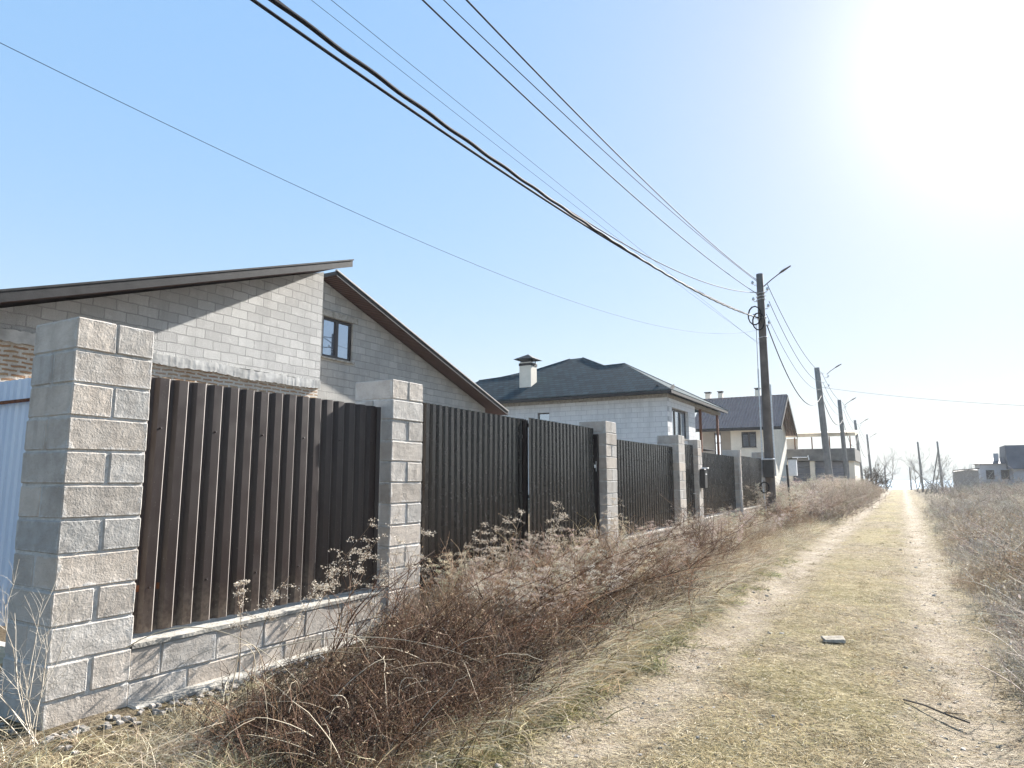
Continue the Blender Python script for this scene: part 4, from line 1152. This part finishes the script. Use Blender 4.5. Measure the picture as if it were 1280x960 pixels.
# weeds on the verge between fence and track
parts = []
n = 150
y = rng.uniform(2.35, 3.8, n); x = rng.uniform(-3.2, -2.3, n)
parts.append(scatter(rng, br_dark, on_ground(x, y), rng.uniform(0.22, 0.5, n)))
# long pale stems fallen across the tangle
n = 420
y = yrand(rng, n, 2.4, 12, 1.0); x = rng.uniform(-3.3, -2.0, n)
b0 = on_ground(x, y, 0.0); b0[:, 2] += rng.uniform(0.0, 0.30, n) * sstep(-2.1, -2.7, x)
dd = norm(np.concatenate([rng.normal(size=(n, 2)), rng.uniform(0.15, 0.9, (n, 1))], 1))
Ls = rng.uniform(0.25, 0.85, n)
Ps = curve(rng, b0, dd, Ls, np.concatenate([rng.normal(size=(n, 2)) * 0.25, -rng.uniform(0.3, 0.9, (n, 1))], 1), 9, 0.03)
Ps[..., 2] = np.maximum(Ps[..., 2], hz(Ps[..., 0], Ps[..., 1]) + 0.01)
V, Q = tubes(Ps, 0.0026 * np.linspace(1, 0.4, 9)[None] * rng.uniform(0.6, 1.3, (n, 1)))
parts.append((V, Q, np.repeat(lerp_cols(rng, n, (0.34, 0.26, 0.17), (0.72, 0.64, 0.50)), 27, 0)))
# near-black short stems low inside it
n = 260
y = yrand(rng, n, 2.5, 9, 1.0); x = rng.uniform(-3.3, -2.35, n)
low_stems = [proto_bramble(rng, 12, 0.5, 0.22, 0.0052, ((0.020, 0.012, 0.008), (0.075, 0.045, 0.028)), LF, 0, (0.02, 0.2)) for _ in range(5)]
parts.append(scatter(rng, low_stems, on_ground(x, y), rng.uniform(0.35, 0.75, n)))
n = 1150
y = yrand(rng, n, 2.5, 30, 1.0)
xw = -3.2 - 0.7 * sstep(3.6, 5.2, y)                    # bare strip along the near low wall
x = -2.3 + (xw + 2.3) * rng.random(n) ** 0.9
near = sstep(2.7, 5.0, y)
sc = (0.36 + 0.30 * sstep(5.2, 3.8, y) + 0.44 * sstep(-2.3, -3.2, x) * sstep(2.8, 4.4, y)) * rng.uniform(0.55, 1.15, n) * (0.44 + 0.38 * near) * (0.55 + 0.8 * noise2(x, y, 1.6))
sc = sc * (1 - 0.45 * sstep(9.6, 10.4, y) * sstep(17, 14, y) * sstep(-3.0, -3.5, x))
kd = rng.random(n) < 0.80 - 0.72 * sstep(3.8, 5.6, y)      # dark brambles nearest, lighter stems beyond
kr = ~kd & (rng.random(n) < 0.25 + 0.30 * (noise2(x, y, 0.5, 3) > 0.55))
kn = ~kd & ~kr
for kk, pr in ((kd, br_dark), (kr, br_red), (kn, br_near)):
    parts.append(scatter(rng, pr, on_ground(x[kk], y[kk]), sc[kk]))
n = 90
tall = [proto_bramble(rng, 3, 0.95, 0.05, 0.0060, DK, LF, 1, (0.0, 0.38)) for _ in range(8)]
y = yrand(rng, n, 3.4, 12, 1.0); x = -2.75 - 0.75 * rng.random(n)
parts.append(scatter(rng, tall, on_ground(x, y), rng.uniform(0.6, 1.0, n)))
n = 380
y = yrand(rng, n, 4.9, 26, 1.0); x = -2.7 - 1.15 * rng.random(n)
parts.append(scatter(rng, fl_p, on_ground(x, y), rng.uniform(0.35, 0.72, n)))
n = 6400
y = yrand(rng, n, 2.2, 26, 1.05); x = -2.15 - 1.65 * rng.random(n)
m = ~((x < -3.45) & (y < 4.6)); x, y = x[m], y[m]; n = len(x)
parts.append(scatter(rng, tuft_long, on_ground(x, y), rng.uniform(0.35, 0.95, n) * (0.55 + 0.45 * sstep(2.5, 4.6, y)), 0.35))
n = 1100
y = rng.uniform(24, 75, n); x = -2.3 - 2.2 * rng.random(n)
parts.append(scatter(rng, br_far, on_ground(x, y), rng.uniform(0.8, 1.5, n)))
n = 300
y = rng.uniform(20, 60, n); x = -2.6 - 1.8 * rng.random(n)
parts.append(scatter(rng, fl_p, on_ground(x, y), rng.uniform(0.9, 1.4, n)))
V, Q, C = join(parts)
tag(quads_obj('dry_weeds', V, Q, C, M['weed']), 'tangle of dry brown weeds along the foot of the fence', 'weeds', kind='stuff')

# weeds on the right of the track
parts = []
n = 2500
y = yrand(rng, n, 5.0, 42, 1.0)
x = 0.50 + 0.3 * noise2(0 * y, y, 0.8) + (0.2 + 0.62 * y) * rng.random(n) ** 1.3
sc = (0.30 + 0.75 * sstep(0.55, 1.5, x)) * rng.uniform(0.55, 1.1, n) * (0.7 + 0.6 * noise2(x, y, 0.7, 2.0))
k = noise2(x, y, 0.6, 4.0) > 0.66
parts.append(scatter(rng, br_grey, on_ground(x[~k], y[~k]), sc[~k]))
parts.append(scatter(rng, br_near, on_ground(x[k], y[k]), sc[k] * 0.8))
n = 1500
y = rng.uniform(28, 95, n); x = 1.2 + rng.random(n) * (2 + 0.55 * y)
parts.append(scatter(rng, br_far + br_grey, on_ground(x, y), rng.uniform(0.8, 1.5, n) * (0.45 + 0.55 * sstep(1.2, 4, x))))
n = 2600
y = yrand(rng, n, 5.0, 40, 1.0); x = 0.9 + (0.3 + 0.55 * y) * rng.random(n)
parts.append(scatter(rng, tuft_long, on_ground(x, y), rng.uniform(0.5, 1.0, n)))
n = 160
y = yrand(rng, n, 8, 50, 1.0); x = 2.2 + (0.4 * y) * rng.random(n)
parts.append(scatter(rng, fl_p, on_ground(x, y), rng.uniform(0.6, 1.0, n)))
V, Q, C = join(parts)
tag(quads_obj('dry_weeds', V, Q, C, M['weed']), 'grey brown dry weeds covering the field right of the track', 'weeds', kind='stuff')

# short grass: road crown, verge edges, straw at the pillar foot
parts = []
n = 8500
y = yrand(rng, n, 3.0, 50, 1.45); x = rng.uniform(-2.7, 1.5, n)
rut = np.minimum(np.abs(x + 1.62 + 0.2 * (noise2(x, y, 1.3) - .5)), np.abs(x - 0.25))
keep = rng.random(n) < (0.35 + 0.65 * sstep(0.12, 0.5, rut))
x, y = x[keep], y[keep]
g = noise2(x, y, 1.1, 1.0) - 0.06 + 0.30 * sstep(-1.9, -2.4, x)
k = g > 0.6
parts.append(scatter(rng, tuft_g, on_ground(x[k], y[k], -0.01), rng.uniform(0.3, 0.75, k.sum()) * (0.8 + 0.9 * sstep(-1.8, -2.5, x[k]))))
ky = ~k & (rng.random(len(x)) < 0.75 * sstep(0.75, 0.35, np.abs(x + 0.72)))
parts.append(scatter(rng, tuft_y, on_ground(x[ky], y[ky], -0.01), rng.uniform(0.3, 0.75, ky.sum())))
k = k | ky
parts.append(scatter(rng, tuft_s, on_ground(x[~k], y[~k], -0.01), rng.uniform(0.14, 0.36, (~k).sum()) * (1 + 1.0 * sstep(-1.8, -2.5, x[~k]))))
n = 420
y = yrand(rng, n, 3.0, 14, 1.1); x = -1.85 - 0.55 * rng.random(n)
tuft_w = [proto_tuft(rng, 40, 0.13, 0.07, 0.0046, ((0.11, 0.11, 0.055), (0.38, 0.36, 0.19)), 1.1, 0.5) for _ in range(5)]
m = rng.random(n) < 0.6 * noise2(x, y, 1.4, 2.0)
parts.append(scatter(rng, tuft_w, on_ground(x[m], y[m]), rng.uniform(0.5, 1.2, m.sum())))
n = 900
y = yrand(rng, n, 2.0, 9, 1.2); x = -2.0 - 0.9 * rng.random(n)
parts.append(scatter(rng, tuft_g + tuft_s, on_ground(x, y), rng.uniform(0.6, 1.3, n)))
n = 420
y = rng.uniform(1.3, 3.2, n); x = rng.uniform(-5.2, -2.3, n)
m = ~((x < -3.72) & (y > 1.9))
parts.append(scatter(rng, tuft_s + tuft_long, on_ground(x[m], y[m]), rng.uniform(0.35, 0.75, m.sum())))
n = 1100
y = yrand(rng, n, 3.0, 26, 1.3); x = rng.uniform(-2.5, 1.3, n)
tuft_d = [proto_tuft(rng, 34, 0.10, 0.05, 0.0026, ((0.06, 0.045, 0.025), (0.26, 0.20, 0.11)), 0.9, 0.4) for _ in range(5)]
m = noise2(x, y, 1.7, 5.0) > 0.42
parts.append(scatter(rng, tuft_d, on_ground(x[m], y[m], -0.008), rng.uniform(0.3, 0.9, m.sum())))
V, Q, C = join(parts)
tag(quads_obj('short_grass', V, Q, C, M['grassm']), 'short dry and greenish grass on the track and its edges', 'grass', kind='stuff')

# loose straw lying flat on the track
n = 42000
y = yrand(rng, n, 3.0, 34, 1.45); x = rng.uniform(-2.5, 1.4, n)
base = on_ground(x, y, 0.012)
d = norm(np.concatenate([rng.normal(size=(n, 2)), rng.normal(size=(n, 1)) * 0.18 + 0.12], 1))
V, Q, C = ribbons(rng, base, d, rng.uniform(0.02, 0.085, n), np.tile([0, 0, -0.2], (n, 1)), 0.0017, lerp_cols(rng, n, (0.24, 0.18, 0.10), (0.78, 0.69, 0.50)), 3)
tag(quads_obj('straw_litter', V, Q, C, M['grassm']), 'loose straw and dead grass lying on the track', 'straw', kind='stuff')

# pebbles and clods on the track
g = random.Random(12); pb = MB()
for k in range(900):
    y = 3.2 * (24 / 3.2) ** g.random()
    x = (g.gauss(-1.62, 0.22) if g.random() < .5 else g.gauss(0.25, 0.2)) if g.random() < .75 else g.uniform(-2.3, 1.0)
    s_ = g.uniform(0.004, 0.013) * (1.8 if g.random() < .06 else 1)
    z = float(hz(x, y)) + s_ * 0.45
    kk = g.uniform(0.5, 1.15); pb.col = (kk, kk * .97, kk * .92)
    pb.cbox(x - s_, x + s_, y - s_ * g.uniform(.6, 1.2), y + s_ * g.uniform(.6, 1.2), z - s_, z + s_ * g.uniform(.3, .8), s_ * 0.35, s_ * 0.35, g)
tag(pb.build('pebbles', M['block']), 'small pebbles and clods in the wheel ruts of the track', 'pebbles', kind='stuff')
# brush on the horizon right of the track
n = 260
y = rng.uniform(60, 112, n); x = 2.5 + rng.random(n) * (0.75 * y)
V, Q, C = scatter(rng, [proto_bramble(rng, 14, 1.0, 0.4, 0.012, ((0.22, 0.19, 0.165), (0.46, 0.41, 0.36)), LF, 1, (0, 0.1)) for _ in range(5)], on_ground(x, y), rng.uniform(0.9, 2.0, n))
tag(quads_obj('distant_brush', V, Q, C, M['weed']), 'far grey brush along the horizon right of the track', 'brush', kind='stuff')

# ------------------------------------------------------------------ single plants one can point at
def plant(name, proto, loc, scale, label, cat, group=None, rz=0.0, mat='weed'):
    V, Q, C = proto
    ca, sa = math.cos(rz), math.sin(rz)
    V = V @ np.array([[ca, sa, 0], [-sa, ca, 0], [0, 0, 1]]) * scale
    o = quads_obj(name, V, Q, C, M[mat])
    o.location = (loc[0], loc[1], float(hz(loc[0], loc[1])) if len(loc) < 3 else loc[2])
    return tag(o, label, cat, group)
for (x, y, h, lab) in ((-3.80, 3.55, 1.0, 'tall dry stalk with a curled pale plume before the middle of the nearest fence panel'),
                       (-3.82, 3.22, 0.72, 'short dry stalk with drooping grey tip, left of the tallest stalk at the nearest panel'),
                       (-3.84, 4.05, 0.86, 'dry stalk with two fluffy heads before the right part of the nearest panel'),
                       (-3.84, 4.40, 0.90, 'dry stalk with dark plume close to the pillar right of the nearest panel'),
                       (-3.75, 5.75, 1.12, 'dry stalk with wide white tufts before the left gate leaf'),
                       (-3.72, 7.1, 1.05, 'dry feathery stalk before the meeting edge of the gate leaves'),
                       (-3.70, 8.9, 1.0, 'dry stalk with pale tufts before the right gate leaf')):
    plant('dry_stalk', proto_fluff(rng, h, 3, size=0.0085, plume=0.85), (x, y), 1.0, lab, 'weed')
# thin pale twiggy shrub beside the corner pillar
def proto_bare(rng, nst, h, lean):
    base = np.concatenate([rng.normal(size=(nst, 2)) * 0.03, np.zeros((nst, 1))], 1)
    d = norm(np.concatenate([rng.normal(size=(nst, 2)) * 0.25 + np.array(lean), np.ones((nst, 1))], 1))
    L = h * rng.uniform(0.55, 1.0, nst)
    P = curve(rng, base, d, L, rng.normal(size=(nst, 3)) * 0.18, 8, 0.04)
    parts, lev, r = [], P, 0.0030
    for k in range(3):
        m = lev.shape[1]
        V, Q = tubes(lev, r * np.linspace(1, 0.45, m)[None] * np.ones((len(lev), 1)))
        parts.append((V, Q, np.repeat(lerp_cols(rng, len(lev), (0.40, 0.35, 0.28), (0.66, 0.61, 0.53)), m * 3, 0)))
        nb = (6, 4)[k] if k < 2 else 0
        if not nb: break
        ti = rng.integers(m // 3, m, (len(lev), nb))
        b0 = lev[np.arange(len(lev))[:, None], ti].reshape(-1, 3)
        par = norm(lev[:, -1] - lev[:, 0])
        bd = norm(np.repeat(par, nb, 0) + rng.normal(size=(len(b0), 3)) * 0.55)
        bl = h * rng.uniform(0.10, 0.34, len(b0)) * (0.9, 0.5)[k]
        lev = curve(rng, b0, bd, bl, rng.normal(size=(len(b0), 3)) * 0.15, 5, 0.05); r *= 0.5
    return join(parts)
plant('bare_shrub', proto_bare(rng, 9, 0.80, (0.05, -0.28)), (-3.86, 1.97), 1.0, 'thin pale leafless shrub rising in front of the nearest corner pillar', 'shrub')
plant('twiggy_shrub', proto_bramble(rng, 60, 0.95, 0.30, 0.0055, ((0.14, 0.085, 0.06), (0.24, 0.16, 0.11)), ((0.2, 0.14, 0.1), (0.4, 0.3, 0.22)), 1, (0.0, 0.05)), (-3.15, 11.9), 1.05, 'upright dark brown twiggy shrub before the low wall past the double gate', 'shrub')
for x, y, s, lab in ((-2.85, 3.05, 0.70, 'lowest dark bramble mound, at the bottom left between the corner pillar and the track'),
                     (-2.5, 3.25, 0.55, 'small dark bramble tangle nearest the left wheel rut in the foreground'),
                     (-3.0, 4.1, 0.78, 'low dark bramble mound below the nearest low wall, in the left foreground'),
                     (-2.95, 5.55, 0.95, 'reddish brown bramble mound at the foot of the second block pillar'),
                     (-2.75, 7.9, 0.9, 'brown bramble mound on the grass edge before the right gate leaf'),
                     (1.15, 7.5, 0.50, 'small reddish bramble at the right edge of the picture beside the right wheel rut')):
    plant('bramble_bush', proto_bramble(rng, 56, 0.80, 0.34, 0.0046, DK if y < 5 else RD, LF, 1, (0.05, 0.35)), (x, y), s, lab, 'bush')
# long pale arching stems
for (p0, p1, p2, lab) in (((-3.9, 2.42, 0.55), (-3.55, 2.75, 0.62), (-3.15, 3.2, 0.15), 'long pale arching stem bending from the corner pillar down to the weeds'),
                      ((-3.6, 2.9, 0.42), (-2.9, 3.6, 0.45), (-2.35, 4.3, 0.10), 'long straw coloured stem lying across the dark bramble in the foreground')):
    tt = np.linspace(0, 1, 14)[:, None]
    P = (1 - tt) ** 2 * np.array(p0) + 2 * tt * (1 - tt) * (np.array(p1) + [0, 0, 0.25]) + tt ** 2 * np.array(p2)
    b = MB(); b.col = (0.55, 0.48, 0.36); b.tube(P, np.linspace(0.0035, 0.0018, 14), 5)
    tag(b.build('fallen_stalk', M['weed'], smooth=True), lab, 'stem')

# ------------------------------------------------------------------ bare trees
def bare_tree(name, loc, h, label, mat, seed, r0=0.06, spread=0.6, depth=4, forks=3, stems=1, trunk_frac=0.3):
    g = np.random.default_rng(seed)
    e = empty(name, (*loc, float(hz(*loc))), label, 'tree')
    tr, cr = MB(), MB()
    def grow(p, d, L, r, k):
        pts = [p]
        q, dd = p.copy(), d.copy()
        for i in range(4):
            dd = norm(dd + g.normal(size=3) * 0.16 + np.array([0, 0, 0.05]))
            q = q + dd * L / 4
            pts.append(q.copy())
        (tr if k == depth else cr).tube(pts, np.linspace(r, r * 0.6, 5), 5 if k > 1 else 3, cap=False)
        if k == 0: return
        for _ in range(forks):
            j = g.integers(2, 5)
            nd = norm(dd + g.normal(size=3) * spread + np.array([0, 0, 0.15]))
            grow(pts[j], nd, L * g.uniform(0.55, 0.85), r * 0.58, k - 1)
    for s_ in range(stems):
        d0 = norm(np.array([g.normal() * 0.3, g.normal() * 0.3, 1.0]) if stems > 1 else np.array([g.normal() * 0.08, 0, 1.0]))
        grow(np.array([g.normal() * 0.1, g.normal() * 0.1, -0.1]), d0, h * trunk_frac, r0, depth)
    tr.build('trunk', mat, e); cr.build('crown', mat, e)
    return e
bare_tree('bare_tree', (-2.6, 72), 3.8, 'dark bare bushy tree at the left of the track, beside the garage block', M['bark'], 3, 0.09, 0.75, 4, 4, 3, 0.32)
bare_tree('bare_tree', (-1.9, 100), 6.2, 'pale bare tree left of the track end, behind the dark bushy one', M['bark_pale'], 4, 0.07, 0.5, 4, 3, 2, 0.36)
bare_tree('bare_tree', (1.5, 96), 6.0, 'pale bare tree with crossing limbs just right of the track end', M['bark_pale'], 5, 0.06, 0.5, 4, 3, 2, 0.36)
bare_tree('bare_tree', (3.0, 84), 5.4, 'tall pale sapling clump between the two thin poles', M['bark_pale'], 6, 0.05, 0.4, 4, 3, 3, 0.36)
bare_tree('bare_tree', (4.9, 86), 4.2, 'pale sapling right of the braced pole, before the broken shed', M['bark_pale'], 8, 0.05, 0.4, 4, 3, 2, 0.34)

# ------------------------------------------------------------------ small things on the ground
def rock(name, loc, s, mat, label, cat, seed, flat=0.5):
    g = random.Random(seed)
    bm = bmesh.new(); bmesh.ops.create_icosphere(bm, subdivisions=2, radius=1)
    for v in bm.verts:
        k = 1 + g.uniform(-0.22, 0.18)
        v.co = Vector((v.co.x * s[0] * k, v.co.y * s[1] * k, v.co.z * s[2] * k))
    me = bpy.data.meshes.new(name); bm.to_mesh(me); bm.free(); me.materials.append(mat)
    o = bpy.data.objects.new(name, me); COL.objects.link(o)
    o.location = (loc[0], loc[1], float(hz(loc[0], loc[1])) + s[2] * flat)
    return tag(o, label, cat)
M['scrap'] = m_simple('dirty_slab', (0.30, 0.26, 0.205), 0.95, 0.45, 14, 0, 0.2, 0.8, 50)
b = MB(); b.cbox(-0.095, 0.095, -0.06, 0.06, -0.02, 0.016, 0.009, 0.014)
o = b.build('brick_fragment', M['scrap']); o.location = (-0.66, 7.2, float(hz(-0.66, 7.2)) + 0.03); o.rotation_euler = (0.10, 0.08, 0.35)
tag(o, 'flat pale brick fragment lying on the grassy crown of the track', 'brick')
b = MB(); b.tube([(0, 0, 0.02), (0.12, -0.10, 0.03), (0.25, -0.22, 0.02), (0.36, -0.30, 0.015)], 0.006, 6)
b.tube([(0.22, -0.18, 0.02), (0.34, -0.22, 0.04)], 0.003, 5)
o = b.build('dead_branch', M['bark']); o.location = (-0.1, 5.6, float(hz(0.1, 5.5)) + 0.02); tag(o, 'thin dark dead branch lying across the right wheel rut', 'branch')
rock('stone', (-2.3, 6.75), (0.11, 0.14, 0.045), M['cement'], 'flat pale stone on the grass edge before the gate', 'stone', 3)
rock('concrete_lump', (-3.75, 10.6), (0.34, 0.55, 0.11), M['plaster'], 'white concrete lump at the foot of the pillar past the double gate', 'concrete', 5)
g = random.Random(4)
rb = MB()
for k in range(170):
    y = g.uniform(1.75, 3.9); x = -3.90 + abs(g.gauss(0, 0.10)) - (0.0 if y > 2.0 else g.uniform(0, 0.5))
    s = g.uniform(0.004, 0.019)
    z = float(hz(x, y)) + s * 0.4
    rb.col = (g.uniform(0.45, 0.85),) * 3
    rb.cbox(x - s, x + s, y - s * g.uniform(.6, 1.2), y + s * g.uniform(.6, 1.2), z - s * .7, z + s * .6, s * 0.3, s * 0.3, g)
tag(rb.build('rubble', M['block']), 'small pale stone rubble along the foot of the nearest pillar and low wall', 'rubble', kind='stuff')

# ------------------------------------------------------------------ even haze box added round everything to bleach the distance like lens flare
hb = MB(); hb.box(-160, 170, -25, 330, -18, 14)
t = NT('haze_air')
hv = t.node('ShaderNodeVolumePrincipled', {'Color': (0.92, 0.96, 1.0), 'Density': 0.0004, 'Anisotropy': 0.2})
t.l.new(hv.outputs[0], t.out.inputs['Volume'])
tag(hb.build('haze', t.mat), kind='stuff')
